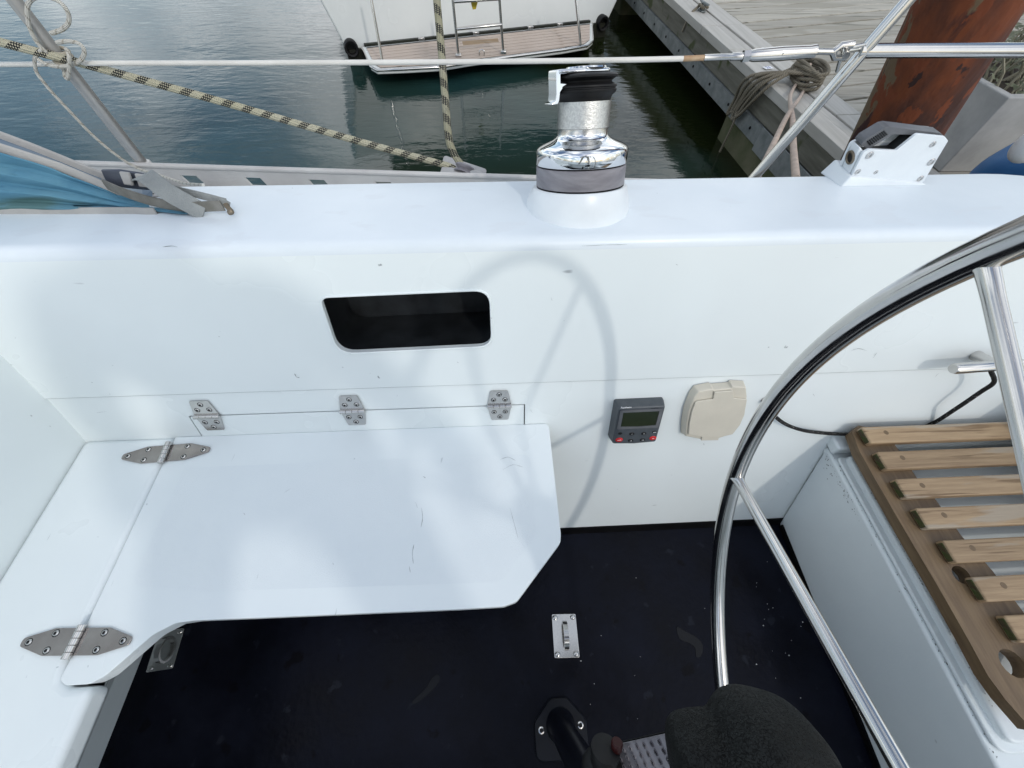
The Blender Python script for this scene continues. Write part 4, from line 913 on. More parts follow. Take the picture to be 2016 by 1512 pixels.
# chipped paint along the locker edges
sv, sfc = [], []
def chip(p, nx, ny, r):
    k = len(sv); m = random.randint(5, 8); sv.extend([p+nx*(r*random.uniform(.4, 1.6)*math.cos(6.283*i/m))+ny*(r*random.uniform(.25, .8)*math.sin(6.283*i/m)) for i in range(m)]); sfc.append(tuple(range(k, k+m)))
for i in range(60):
    t = random.random(); y = 0.345-0.60*t
    chip(V((hx1+0.0065+random.gauss(0, 0.0015), y, hz+0.0006)), V((0.1, 1, 0)).normalized(), V((1, 0, 0)), random.uniform(0.0006, 0.0018))
for i in range(70):
    t = abs(random.gauss(0, 0.10)); z_ = hz-0.006-abs(random.gauss(0, 0.015)); f_ = z_/hz
    chip(V((hx0+(hx1-hx0)*f_-0.0012, 0.352-t-(1-f_)*0.10, z_)), V((0, 1, 0)), V((-0.11, 0, 1)).normalized(), random.uniform(0.0005, 0.0020))
for i in range(46):
    chip(V((lidx+0.004+random.gauss(0, 0.001), ly0+0.03+random.random()*0.5, 0.3276)), V((0, 1, 0)), V((1, 0, 0)), random.uniform(0.0005, 0.0014))
# scuffs and scratches: each its own short mark
mv, mf = [], []
def scuff(fn, pts, w, nrm):
    P = [fn(u, v)+V(nrm)*0.0006 for u, v in pts]; P = smooth_path(P, 3)
    k = len(mv); m = len(P)
    for i, p in enumerate(P):
        T = (P[min(i+1, m-1)]-P[max(i-1, 0)]).normalized(); a = T.cross(V(nrm)).normalized(); ww = 0.6*w*random.uniform(0.3, 1.0)*(0.3 if i in (0, m-1) else 1)
        mv.extend([p-a*ww, p+a*ww])
    mf.extend([(k+2*i, k+2*i+2, k+2*i+3, k+2*i+1) for i in range(m-1)])
zn = V((0, 0, 1)); un = -upn; ln = -lown
for pts, w in (([(830, 1000), (832, 1020), (829, 1038)], .0011), ([(818, 988), (822, 1000)], .0007), ([(815, 1072), (812, 1090), (814, 1110)], .0012), ([(806, 1115), (808, 1128)], .0008), ([(833, 938), (838, 941)], .0012), ([(655, 1108), (657, 1112)], .0008), ([(560, 970), (572, 962)], .0006), ([(985, 905), (1000, 900), (1015, 907)], .0007), ([(990, 925), (1010, 915), (1030, 920)], .0006), ([(1004, 1000), (1012, 1030), (1020, 1060)], .0005), ([(480, 1010), (483, 1014)], .0008)):
    scuff(S, pts, w, zn)
for pts, w in (([(580, 735), (584, 742), (590, 743)], .0016), ([(1675, 690), (1690, 686), (1706, 690)], .0009), ([(1718, 705), (1726, 694)], .0009), ([(900, 712), (903, 714)], .0010), ([(430, 662), (434, 663)], .0008), ([(180, 752), (183, 753)], .0010), ([(215, 775), (218, 776)], .0010), ([(1085, 585), (1087, 592)], .0006), ([(1330, 520), (1335, 522)], .0008), ([(320, 486), (338, 484), (350, 486)], .0010), ([(1145, 484), (1190, 482), (1235, 481)], .0005)):
    scuff(up, pts, w, un)
for pts, w in (([(1044, 806), (1048, 812)], .0010), ([(1500, 950), (1506, 947)], .0007), ([(1385, 872), (1386, 876)], .0010), ([(645, 823), (652, 828), (660, 826)], .0010), ([(1840, 742), (1848, 734)], .0008), ([(540, 846), (546, 846)], .0006), ([(1600, 775), (1604, 780)], .0008), ([(190, 812), (210, 810)], .0006)):
    scuff(low, pts, w, ln)
tag(mk('scuff_marks', (mv, mf), pm('grey_scuff', (0.30, 0.33, 0.34), 0.6, c2=(0.16, 0.18, 0.19), vs=40), kind='stuff'), 'short grey scuffs and scratches on the white paint', 'scuffs')
pcp = mk('paint_chips', (sv, sfc), black_kick, kind='stuff'); tag(pcp, 'small dark paint chips along the helm locker edges', 'chips')
#@@OUT

# ================================================================== ON DECK OUTSIDE THE COAMING
RK = 0.089
def rail_pt(u, v): return onp(u, v, (RK, 1, 0), (0, 0.961, 0))
def railP(x, z): return V((x, 0.961-RK*x, z))
tr = thing('toe_rail', railP(-0.6, 0.62), 'pale aluminium toe rail with slots along the deck edge', 'toe rail')
sx = [rail_pt(u, 345).x for u in (373, 497, 622, 753)]
dxs = (sx[3]-sx[0])/3; cs = [sx[0]-dxs*k for k in range(6, 0, -1)]+sx+[sx[3]+dxs]
holes = [[railP(c-0.026, 0.660), railP(c+0.016, 0.660), railP(c+0.026, 0.638), railP(c-0.016, 0.638)] for c in cs]
mk('web', holed([railP(-2.5, 0.618), railP(1.0, 0.618), railP(1.0, 0.680), railP(-2.5, 0.680)], holes, (0, 0.005, 0)), rail_m, tr)
mktube('top_bead', [railP(-2.5, 0.682)+V((0, .002, 0)), railP(1.0, 0.682)+V((0, .002, 0))], 0.0065, rail_m, tr, n=10)
mk('foot', prism3([railP(-2.5, 0.620), railP(1.0, 0.620), railP(1.0, 0.620)+V((0, -0.035, 0)), railP(-2.5, 0.620)+V((0, -0.035, 0))], (0, 0, 0.005)), rail_m, tr)

# left stanchion with its socket
sb = V((Zp(292, 336, 0.66).x, Zp(292, 336, 0.66).y, 0.62)); st_top = Yp(28, 0, sb.y)
sdir = (st_top-V((sb.x, sb.y, 0.66))).normalized()
stn_ = thing('stanchion', sb, 'grey guardrail stanchion tied with cord at the upper left', 'stanchion')
mktube('tube', [sb+V((0, 0, 0.02)), sb+V((0, 0, 0.04))+sdir*0.12, sb+V((0, 0, 0.04))+sdir*0.62], 0.0125, alu, stn_, n=18)
mktube('socket', [sb, sb+sdir*0.06, sb+sdir*0.062], [0.024, 0.019, 0.017], rail_m, stn_, n=8)
mk('base_plate', box(sb.x-0.04, sb.x+0.05, sb.y-0.035, sb.y+0.03, 0.6175, 0.627), rail_m, stn_, bevel=0.003)
mktube('socket_bolt', [sb+V((0.018, -0.018, 0.03)), sb+V((0.034, -0.026, 0.03))], 0.006, brass_m, stn_, n=10)

# guard wire with rigging screw
YR = 0.955
k0 = Yp(142, 125, sb.y-0.014)
def wy_(u): return (sb.y-0.014)+(YR-0.02-(sb.y-0.014))*(u-142)/(1640-142)
gw = thing('guard_wire', k0, 'white coated guard wire with steel rigging screw stretched above the water', 'guard wire')
wp = [Yp(-1500, 95, sb.y+0.24), Yp(-400, 121, sb.y+0.08), Yp(0, 127, sb.y+0.02), k0, Yp(500, 124, wy_(500)), Yp(900, 122, wy_(900)), Yp(1200, 118.5, wy_(1200)), Yp(1348, 115.5, wy_(1348))]
mktube('wire', smooth_path(wp, 5), 0.0046, wire_m, gw, n=10)
e1, e2, e3, e4, e5, e6 = [Yp(u, v, wy_(u)) for u, v in ((1345, 115.5), (1386, 113.8), (1462, 111), (1475, 109.5), (1604, 101.5), (1640, 102))]
mktube('rust_stained_end', [e1, e2], 0.0048, rust_sleeve, gw, n=12)
mktube('swage', [e2, e2+(e3-e2)*0.7, e2+(e3-e2)*0.72, e3], [0.0055, 0.0055, 0.0066, 0.0066], steel, gw, n=14)
mktube('lock_nut', [e3, e4], 0.0105, steel, gw, n=6)
rb_ = mktube('screw_body', [e4, e4+(e5-e4)*0.08, e4+(e5-e4)*0.5, e4+(e5-e4)*0.9, e4+(e5-e4)*0.97, e5], [0.0085, 0.0105, 0.0118, 0.0105, 0.0115, 0.0112], steel, gw, n=18)
hd_ = e4+(e5-e4)*0.5; mk('inspection_hole', xf(frame(hd_+(CAM-hd_).normalized()*0.0113, (1, 0, 0), CAM-hd_), lathe([(0.003, 0), (0.003, 0.0008)], 12)), btn_m, rb_)
mktube('thread', [e5, e6], 0.0052, steel, gw, n=10)
fa, fb, fc = Yp(1635, 106, wy_(1640)), Yp(1668, 100, YR-0.02), Yp(1680, 104, YR-0.02)
for oz in (-0.0095, 0.0095):
    mktube('fork_cheek', [e6, e6+(fb-e6)*0.35+V((0, 0, oz)), fb+V((0.004, 0, oz))], [0.006, 0.006, 0.007], steel, gw, n=8)
mktube('clevis_pin', [Yp(1666, 110, YR-0.036), Yp(1662, 93, YR-0.004)], 0.0062, steel, gw, n=12)
mktube('toggle', [fb, Yp(1692, 96, YR-0.005)], 0.0048, steel, gw, n=10)

# stern rail: leaning leg and horizontal tube
pp = thing('stern_rail', Yp(1487, 346, YR), 'polished stainless stern rail with leaning leg crossing the jetty view', 'rail')
q0, q1 = Yp(1484, 350, YR), Yp(1787, 0, YR); qd = (q1-q0).normalized()
mktube('leg', [q0-qd*0.05, q0, q1, q1+qd*0.16], 0.0123, steel, pp, n=20)
h0_ = Yp(1690, 100, YR); h1_ = Yp(2016, 99, YR)
hd_ = (h1_-h0_)
mktube('top_tube', [h0_, h0_+hd_, h0_+hd_*1.5, h0_+hd_*2.0+V((0.0, -0.10, 0))], 0.0122, steel, pp, n=20)
mktube('eye_strap', smooth_path([Yp(1648, 140, YR-0.012), Yp(1655, 118, YR-0.02), Yp(1672, 96, YR-0.018), Yp(1700, 88, YR-0.012)], 4), 0.0035, steel, pp, n=8)

# thin cord knotted round the stanchion
YC = sb.y-0.018
def cp_(u, v, dy=0): return Yp(u, v, YC+dy)
loopA = [(100, 66), (122, 58), (135, 44), (134, 26), (122, 8), (100, -4), (72, -6), (56, 6), (54, 30), (58, 54), (72, 82), (90, 102), (108, 116)]
loopB = [(112, 84), (134, 81), (156, 86), (166, 100), (161, 116), (150, 124), (134, 130), (112, 131), (90, 126), (74, 116)]
tail = [(84, 96), (72, 108), (68, 120), (72, 142), (86, 162), (106, 186), (140, 222), (178, 262), (222, 300), (268, 330)]
cd = thing('tied_cord', cp_(110, 120), 'thin cream cord knotted round the left stanchion with two loose loops', 'cord')
cd_loc = WL[cd.name]
mktube('loop', smooth_path([cp_(u, v, -0.004) for u, v in loopA], 5), 0.0036, cord_w, cd, n=8)
mktube('loop', smooth_path([cp_(u, v, -0.012) for u, v in loopB], 5), 0.0036, cord_w, cd, n=8)
mktube('tail', smooth_path([cp_(u, v, -0.006) for u, v in tail]+[Yp(318, 346, 0.98), Yp(360, 360, 0.90), Yp(400, 364, 0.845)], 5), 0.0031, cord_w, cd, n=8)
for i, t_ in enumerate((0.0, 0.010, 0.020)):
    c = Yp(114+i*7, 100+i*10, sb.y); Mr = frame(c, (1, 0, 0), (sdir+V((0.25, 0, 0.1*i))).normalized())
    mk('turn', xf(Mr, tube([(0.0165*math.cos(R(20*k)), 0.0165*math.sin(R(20*k)), 0) for k in range(18)], 0.0036, 8, True)[0]), cord_w, cd, smooth=True)
mktube('loop', smooth_path([cp_(130, 96, -0.01), cp_(136, 108, -0.02), cp_(136, 130, -0.022), cp_(134, 154, -0.016), cp_(128, 150, -0.006), cp_(128, 130, 0)], 4), 0.0036, cord_w, cd, n=8)

# flecked rope through a turning block
def dp(u, v, d): return CAM+ray(u, v)*d
r_left = [dp(-3200, -880, 0.42), dp(-1400, -340, 0.50), dp(-500, -62, 0.62), dp(-180, 33, 0.70), dp(0, 83, 0.76), dp(139, 119, 0.80), dp(278, 157, 0.84), dp(417, 195, 0.88), dp(560, 236, 0.92), dp(716, 281, 0.96), dp(880, 326, 1.0), dp(912, 338, 1.005)]
rp = thing('flecked_rope', dp(905, 335, 1.0), 'thick cream rope with black flecks led through the turning block at the rail', 'rope')
mktube('lead_from_bow', smooth_path(r_left, 10), 0.0080, rope_fleck, rp, n=14)
mktube('lead_going_up', smooth_path([dp(845, -220, 0.98), dp(852, -90, 0.985), dp(860, 0, 0.99), dp(869, 100, 1.0), dp(877, 200, 1.0), (dp(883, 268, 1.0)), dp(893, 302, 1.0), dp(910, 328, 1.0), dp(922, 342, 1.005)], 10), 0.0096, rope_old, rp, n=14)
tb = thing('turning_block', dp(915, 345, 1.02), 'grey double cheek turning block on the toe rail taking the flecked rope', 'block')
bx_ = (dp(958, 346, 1.0)-dp(876, 318, 1.0)).normalized(); bz_ = (V((0, -0.55, 0.75))-bx_*V((0, -0.55, 0.75)).dot(bx_)).normalized()
for nm, a, b, th in (('cheek', (872, 317), (957, 342), 0.0), ('cheek', (869, 334), (930, 353), 0.0)):
    p, q = dp(*a, 1.0), dp(*b, 1.0); c = (p+q)/2; l = (q-p).length/2
    M = frame(c, q-p, bz_)
    mk(nm, xf(M, prism3(fillet([(-l, -0.014, 0), (l, -0.010, 0), (l, 0.010, 0), (-l, 0.014, 0)], 0.008, 4), (0, 0, 0.004))), alu, tb, bevel=0.001)
p, q = dp(880, 330, 1.012), dp(950, 350, 1.012); c = (p+q)/2; M = frame(c, q-p, bz_.cross(bx_))
mk('sheave', xf(M, lathe([(0.030, -0.010), (0.030, -0.007), (0.024, 0), (0.030, 0.007), (0.030, 0.010)], 32)), grey_ring, tb, auto=40)
mk('becket', xf(frame(dp(935, 344, 1.0), q-p, bz_), box(-0.016, 0.018, -0.010, 0.010, -0.006, 0.006)), alu, tb, bevel=0.003)
mk('strop', xf(frame(dp(920, 352, 1.02), q-p, bz_), box(-0.07, 0.03, -0.02, 0.02, -0.03, -0.012)), alu, tb, bevel=0.004)

# ---- sprayhood folded on the coaming, lower corner with straps
sh = thing('sprayhood', top(200, 413)+V((0, 0, 0)), 'faded blue canvas sprayhood edge with grey straps lying on the coaming', 'sprayhood')
def lerp_line(tab, u):
    for (a, b), (c, d) in zip(tab, tab[1:]):
        if u <= c: return b+(d-b)*(u-a)/(c-a)
    return tab[-1][1]
lineB = [(-500, 120), (-200, 220), (0, 291), (60, 310), (120, 330), (180, 355), (240, 382), (300, 403), (345, 412), (400, 419)]
lineA = [(-500, 90), (-200, 197), (0, 268), (60, 290), (120, 314), (180, 339), (215, 352), (260, 366)]
lineC = [(-500, 412), (0, 414), (330, 414), (400, 419)]
us = [-480, -380, -280, -180, -90]+[k*20 for k in range(0, 20)]
rows = 40; gv, gf = [], []
for u in us:
    vb, vc = lerp_line(lineB, u), lerp_line(lineC, u)
    B = Yp(u, vb, 0.705); Cc = top(u, vc)+V((0, 0, 0.002))
    for j in range(rows):
        t = j/(rows-1); p = B*(1-t)+Cc*t; h = (B-Cc).length
        fold = 0.008*math.sin(t*math.pi)+0.018*max(0, 1-((t*3.3+0.12*math.sin(0.013*u))%1.0)*1.5)+0.0015*math.sin(0.05*u+9*t)
        p = p+V((0, -1, 0.4)).normalized()*fold*min(1, h/0.06); gv.append(p)
for i in range(len(us)-1):
    for j in range(rows-1): gf.append((i*rows+j, i*rows+rows+j, i*rows+rows+j+1, i*rows+j+1))
cv = mk('side_panel', (gv, gf), canvas, sh, smooth=True)
so_m = cv.modifiers.new('solid', 'SOLIDIFY'); so_m.thickness = 0.002; so_m.offset = 1
Bp = [Yp(u, lerp_line(lineB, u), 0.700) for u in us[:-1]]
mk('edge_tape', ribbon(Bp, V((0, 0.3, 1)), 0.015, 0.005), tape, sh, bevel=0.0018)
uA = [u for u in us if u <= 230]
Ap = [Yp(u, lerp_line(lineA, u), 0.745) for u in uA]
mk('frame_sleeve', ribbon(Ap, V((0, 0.5, 1)), 0.016, 0.008), tape, sh, bevel=0.003)
wv = [p for u in us if u <= 300 for p in (Yp(u, lerp_line(lineB, u)-3, 0.708), Yp(min(u, 330), lerp_line(lineA, u)+4, 0.742))]
mk('clear_panel', (wv, [(2*i, 2*i+2, 2*i+3, 2*i+1) for i in range(len(wv)//2-1)]), window_v, sh)
hem = [(u, lerp_line(lineC, u)+(-2 if u < 300 else -1)) for u in us if u <= 320]
mk('hem', ribbon([top(u, v)+V((0, -0.016, 0.007)) for u, v in hem], V((0, 0.2, 1)), 0.012, 0.003), tape, sh)
def st(u, v, y=0.66): return Yp(u, v, y)
mk('under_strap', ribbon(smooth_path([st(205, 362, .70), st(250, 381, .68), st(310, 399, .665), st(370, 407, .655), st(438, 405, .645)], 4), V((0, 0.2, 1)), 0.017, 0.002), pm('grubby_strap', (0.13, 0.125, 0.105), 0.85, c2=(0.22, 0.215, 0.195), vs=25, bump=(400, 0.4)), sh)
mk('strap', ribbon(smooth_path([st(272, 352, .715), st(283, 345, .70), st(296, 352, .685), st(330, 378, .665), st(372, 402, .652), st(402, 418, .645)], 4), V((0.9, 0.3, 0.25)), 0.030, 0.0022), webb, sh)
mk('strap', ribbon(smooth_path([st(300, 360, .70), st(350, 374, .685), st(400, 386, .67), st(446, 398, .655)], 4), V((0, 0.5, 1)), 0.012, 0.0022), webb, sh)
bk = mk('buckle', ribbon([st(208, 349, .72), st(245, 352, .712), st(285, 357, .705), st(318, 362, .70)], V((0, 0.45, 1)), [0.026, 0.030, 0.028, 0.014], 0.008), buckle_m, sh, bevel=0.003)
for u in (250, 280): mk('buckle_bar', ribbon([st(u-9, 350.5+(u-250)*.13, .700), st(u+9, 352.5+(u-250)*.13, .698)], V((0, 0.45, 1)), 0.021, 0.006), tape, bk, bevel=0.002)
mk('toggle_plate', ribbon([st(432, 395, .652), st(452, 406, .648)], V((0.3, 0.4, 1)), 0.014, 0.004), webb, sh, bevel=0.001)
mktube('hook', smooth_path([st(444, 402, .645), st(450, 410, .640), st(456, 417, .636), st(451, 419, .636)], 4), 0.0042, brass_m, sh, n=10)
ov = top(300, 384); Mo = frame(ov, (1, 0, 0), (0, TS, 1)) @ Matrix.Diagonal((1.5, 0.8, 1, 1))
oe = thing('oval_eye_plate', ov, 'flat oval white eye plate under the sprayhood strap', 'eye plate')
mk('plate', xf(Mo, lathe([(0.016, 0), (0.016, 0.0022), (0.014, 0.003), (0.004, 0.003), (0.003, 0.0015)], 28)), rail_m, oe, auto=40)

# ================================================================== NEIGHBOURING BOAT
ZP = ZW+0.155
pfo = [(712, 91), (729, 127), (741, 134), (792, 132), (866, 128), (928, 118), (1020, 106), (1112, 94), (1157, 86), (1168, 77), (1166, 43)]
pf = [Zp(u, v, ZP) for u, v in pfo]
BL, BR = pf[0], pf[-1]; bxd = (BR-BL).normalized(); byd = V((-bxd.y, bxd.x, 0)); byd = byd if byd.y > 0 else -byd
NM = Matrix(((bxd.x, byd.x, 0, BL.x), (bxd.y, byd.y, 0, BL.y), (0, 0, 1, ZP), (0, 0, 0, 1))); NI = NM.inverted()
WB = (BR-BL).length
nb_ = thing('neighbour_yacht', NM @ V((WB/2, 1, 0)), 'white yacht moored stern-on with teak swim platform and boarding ladder', 'yacht')
pl2 = [(NI @ p) for p in pf]
plat = mk('swim_platform', xf(NM, prism([(p.x, p.y) for p in pl2], -0.055, -0.006)), boat_w, nb_, bevel=0.01, seg=3)
mktube('platform_edge', [NM @ V((p.x, p.y, -0.018)) for p in pl2], 0.013, steel_pol, nb_, n=10)
def clip(poly, a, b, c, keep=1):
    out = []; m = len(poly)
    for i in range(m):
        p, q = poly[i], poly[(i+1) % m]; dp_, dq = (a*p[0]+b*p[1]-c)*keep, (a*q[0]+b*q[1]-c)*keep
        if dp_ >= 0: out.append(p)
        if dp_*dq < 0: t = dp_/(dp_-dq); out.append((p[0]+(q[0]-p[0])*t, p[1]+(q[1]-p[1])*t))
    return out
cen = (sum(p.x for p in pl2)/len(pl2), sum(p.y for p in pl2)/len(pl2))
inner = [(cen[0]+(p.x-cen[0])*0.965, cen[1]+(p.y-cen[1])*0.92) for p in pl2]
ymin = min(p[1] for p in inner); pwid = 0.088; yy_ = max(p[1] for p in inner)-0.045
mk('caulking', xf(NM, prism(inner, -0.0058, -0.0015)), caulk, nb_)
while yy_ > ymin:
    c = clip(clip(inner, 0, 1, yy_-pwid+0.014), 0, 1, yy_, -1)
    if len(c) > 2: mk('teak_strip', xf(NM, prism(c, -0.004, 0.0025)), teak_pale, nb_)
    yy_ -= pwid
pt_ = [NI @ Zp(u, v, ZP) for u, v in ((910, 82), (980, 76), (982, 83), (912, 90))]
mk('teak_repair', xf(NM, prism([(p.x, p.y) for p in pt_], 0.001, 0.0035)), teak, nb_)
# transom and hull
lean = V((0, 0.13, 1))
def tp_(u, v): return NI @ onp(u, v, (NM.to_3x3() @ V((0, 1, -0.13))), NM @ V((0, 0.035, 0)))
tl, tr_ = tp_(680, 93), tp_(1192, 52); tl2, tr2 = tp_(630, 0), tp_(1216, 0)
hh = 0.92
def ext(a, b, z): return a+(b-a)*((z-a.z)/(b.z-a.z))
sec0 = [ext(tl, tl2, -0.02), ext(tl, tl2, 0.35), ext(tl, tl2, hh), ext(tr_, tr2, hh), ext(tr_, tr2, 0.35), ext(tr_, tr2, -0.02)]
sec0 = [V((p.x, 0.035+0.13*p.z, p.z)) for p in sec0]; mx_ = WB/2
hv_, hf_ = list(sec0), [(0, 1, 4, 5), (1, 2, 3, 4)]
prev = 0
for yb_, ws, hz_ in ((1.5, 0.97, 0.02), (4, 0.88, 0.08), (7, 0.5, 0.2), (8.6, 0.04, 0.3)):
    k = len(hv_); hv_ += [V((mx_+(p.x-mx_)*ws, p.y+yb_, p.z+(hz_ if p.z > 0.3 else 0))) for p in sec0]
    hf_ += [(prev+i, prev+i+1, k+i+1, k+i) for i in (0, 1, 2, 3, 4)]; prev = k
mk('hull', xf(NM, (hv_, hf_)), boat_w, nb_, bevel=0.02, seg=3)
w0, w1 = sec0[0].x, sec0[-1].x
ub = [V((w0+0.02, 0.0, -0.021)), V((w1-0.02, 0.0, -0.021)), V((w1-0.12, -0.02, -0.5)), V((w0+0.12, -0.02, -0.5))]
mk('underbody', xf(NM, prism3(ub, (0, 1.6, 0))), antif, nb_)
mk('platform_gap', xf(NM, box(0.03, WB-0.03, -0.012, 0.032, -0.02, 0.016)), antif, nb_)
for u, v in ((834, 85), (942, 73), (1051, 62), (1110, 56)):
    p = NI @ Zp(u, v, ZP); mk('platform_hinge', xf(NM @ Matrix.Translation((p.x, 0.0, 0.006)), box(-0.035, 0.035, -0.02, 0.02, -0.006, 0.016)), steel_pol, nb_, bevel=0.004)
for u, v in ((692, 96), (1188, 46)):
    p = NI @ onp(u, v, (NM.to_3x3() @ V((0, 1, 0))), NM @ V((0, -0.03, 0)))
    M = NM @ Matrix.Translation((p.x, 0.06, p.z)) @ Matrix.Rotation(R(90), 4, 'X')
    ft_ = mk('corner_fender', xf(M, lathe([(0.072, -0.02), (0.075, 0.09), (0.067, 0.105), (0.050, 0.10), (0.045, 0.02)], 28, cap=False)), rubber, nb_, auto=50)
    mk('fender_bore', xf(M, lathe([(0.048, 0.015), (0.048, 0.03)], 24)), btn_m, ft_)
    mk('corner_bracket', xf(NM, box(p.x-0.06, p.x+0.06, -0.015, 0.06, p.z-0.26, p.z-0.05)), antif, nb_, bevel=0.01)
# ladder, hand rails
lad = 'boarding_ladder'
def vp(u, v, y): return onp(u, v, (NM.to_3x3() @ V((0, 1, 0))), NM @ V((0, y, 0)))
yl = (NI @ Zp(903, 112, ZP)).y; yl2 = (NI @ Zp(991, 106, ZP)).y
lb = [(vp(903, 114, yl), vp(891, -4, yl+0.02)), (vp(991, 107, yl2), vp(983, -4, yl2+0.02))]
for a, b in lb:
    d_ = (b-a); mktube('ladder_rail', [a, a+d_*1.5], 0.0135, steel_pol, nb_, n=12)
    mk('ladder_foot', xf(Matrix.Translation(a), box(-0.03, 0.03, -0.03, 0.03, -0.002, 0.035)), steel, nb_, bevel=0.006)
for v in ((57, 48), (3, -3)):
    a, b = vp(899-(57-v[0])*0.11, v[0], yl+0.01), vp(988-(48-v[1])*0.08, v[1], yl2+0.01)
    mk('ladder_rung', ribbon([a, b], byd, 0.05, 0.022), steel_pol, nb_, bevel=0.008, seg=3)
for (u0, v0), (u1, v1) in (((754, 126), (731, 0)), ((1143, 88), (1134, 0))):
    y_ = (NI @ Zp(u0, v0, ZP)).y; a, b = vp(u0, v0, y_), vp(u1, v1, y_+0.08); mktube('hand_rail', [a, b, b+(b-a)*0.6], 0.0135, steel_pol, nb_, n=12)
yw = [vp(918, -6, yl+0.03), vp(940, -6, yl+0.03), vp(941, 2, yl+0.02), vp(937, 18, yl+0.01), vp(931, 19, yl+0.01), vp(927, 4, yl+0.02)]
mk('yellow_tag', prism3(yw, byd*0.006), yellow_m, nb_)
ub_ = [Zp(944, 110, ZP), vp(944, 101, (NI @ Zp(944, 110, ZP)).y), vp(948, 98, (NI @ Zp(944, 110, ZP)).y), vp(953, 101, (NI @ Zp(953, 110, ZP)).y), Zp(953, 110, ZP)]
mktube('u_bolt', smooth_path(ub_, 4), 0.006, steel, nb_, n=8)
mk('added_dark_top', xf(NM, prism3(fillet([V((w0+0.15, 0.30, hh-0.05)), V((w1-0.15, 0.30, hh-0.05)), V((w1-0.35, 0.55, hh+1.1)), V((w0+0.35, 0.55, hh+1.1))], 0.2, 5), (0, 2.2, 0))), pm('dark_green_reflected_top', (0.02, 0.03, 0.022), 0.8, c2=(0.03, 0.042, 0.03), vs=5), nb_)  # unseen dark top added for its reflection in the water

# ================================================================== ON THE PONTOON
def cleat(s, t, z, label, scale=1.0):
    o = pw(s, t, z); c = thing('mooring_cleat', o, label, 'cleat'); M = frame(o, dd, (0, 0, 1)) @ Matrix.Scale(scale, 4)
    mk('base', xf(M, box(-0.055, 0.055, -0.022, 0.022, 0, 0.012)), galv, c, bevel=0.004)
    for x in (-0.03, 0.03): mk('post', xf(M, tube([(x, 0, 0.01), (x, 0, 0.055)], [0.014, 0.011], 12)[0]), galv, c, smooth=True)
    mk('horn', xf(M, tube([(-0.12, 0, 0.070), (-0.08, 0, 0.062), (0, 0, 0.058), (0.08, 0, 0.062), (0.12, 0, 0.070)], [0.006, 0.011, 0.013, 0.011, 0.006], 12)[0]), galv, c, smooth=True)
    return M
pc_ = Zp(1381, 22, ZD); s1_ = (dkB-pc_).dot(dd); t1_ = (pc_-dkB).dot(dn)
M1 = cleat(s1_, t1_, ZD, 'galvanised mooring cleat at the far top edge of the jetty')
rr_ = [M1 @ V((0.05*math.cos(a*1.3)+0.0, 0.03*math.sin(a), 0.04+0.006*math.sin(a*3))) for a in [R(24*k) for k in range(40)]]
tag(mktube('cleat_rope', smooth_path(rr_+[M1 @ V((0.03, -0.12, -0.02)), M1 @ V((0.05, -0.16, -0.14))], 3), 0.011, rope_tw, n=8), 'short grey rope turned round the far jetty cleat', 'rope')
pc_ = Zp(1578, 168, ZD); s2_ = (dkB-pc_).dot(dd); t2_ = (pc_-dkB).dot(dn)
M2 = cleat(s2_, t2_, ZD, 'galvanised mooring cleat buried under the coiled grey rope', 1.15)
rc = thing('coiled_rope', M2.translation, 'twisted grey rope heaped on the jetty cleat with loops hanging over the edge', 'rope')
rnd = random.Random(3)
for i in range(6):
    a0 = rnd.uniform(0, 6); pts = []
    for k in range(14):
        a = a0+2*math.pi*k/14; pts.append(M2 @ V((0.12*math.cos(a)*(1+0.18*rnd.random()), 0.055*math.sin(a)*(1+0.4*rnd.random()), 0.025+0.016*i+0.012*math.sin(2*a+i))))
    mktube('turn', smooth_path(pts, 3, True), 0.0115, rope_tw, rc, n=10, closed=True)
er = pw(s2_, W2-0.014, ZD)
for i in range(4):
    off = 0.05*i-0.03; a = M2 @ V((off-0.02, 0.0, 0.09)); 
    e = pw(s2_-0.02+0.05*i, W2-0.02-0.012*i, ZD+0.02); f = pw(s2_+0.13+0.045*i, W2-0.05, ZD-0.22-0.03*(i % 2)); g_ = pw(s2_+0.17+0.045*i, W2-0.055, ZD-0.26-0.03*(i % 2)); h_ = pw(s2_+0.19+0.035*i, W2-0.05, ZD-0.20)
    mktube('hanging_loop', smooth_path([a, e, f, g_, h_, pw(s2_+0.06+0.04*i, W2-0.035-0.012*i, ZD+0.005), M2 @ V((off-0.06, 0.02, 0.085))], 5), 0.0112, rope_tw, rc, n=10)
mktube('tail', smooth_path([pw(s2_+0.19, W2-0.05, ZD-0.24), pw(s2_+0.16, W2-0.06, ZD-0.33), pw(s2_+0.18, W2-0.06, ZW-0.1)], 6), 0.009, rope_tw, rc, n=8)
ml0 = M2 @ V((0.02, -0.02, 0.07))
tag(mktube('mooring_line', smooth_path([M2 @ V((-0.02, 0, 0.10)), Zp(1558, 182, ZD+0.03), Yp(1560, 235, 1.75), dp(1562, 290, 1.35), dp(1567, 352, 1.10)], 8), [0.0105]*33, rope_pk, n=10), 'chafed pale mooring line running straight down from the coiled rope', 'mooring line')
tag(mktube('mooring_line', smooth_path([M2 @ V((0.05, -0.01, 0.06)), Zp(1577, 188, ZD+0.02), Yp(1552, 225, 1.85), dp(1522, 285, 1.35), dp(1488, 356, 1.08)], 8), [0.010]*33, rope_pk, n=10), 'chafed pinkish mooring line slanting behind the stern rail leg', 'mooring line')
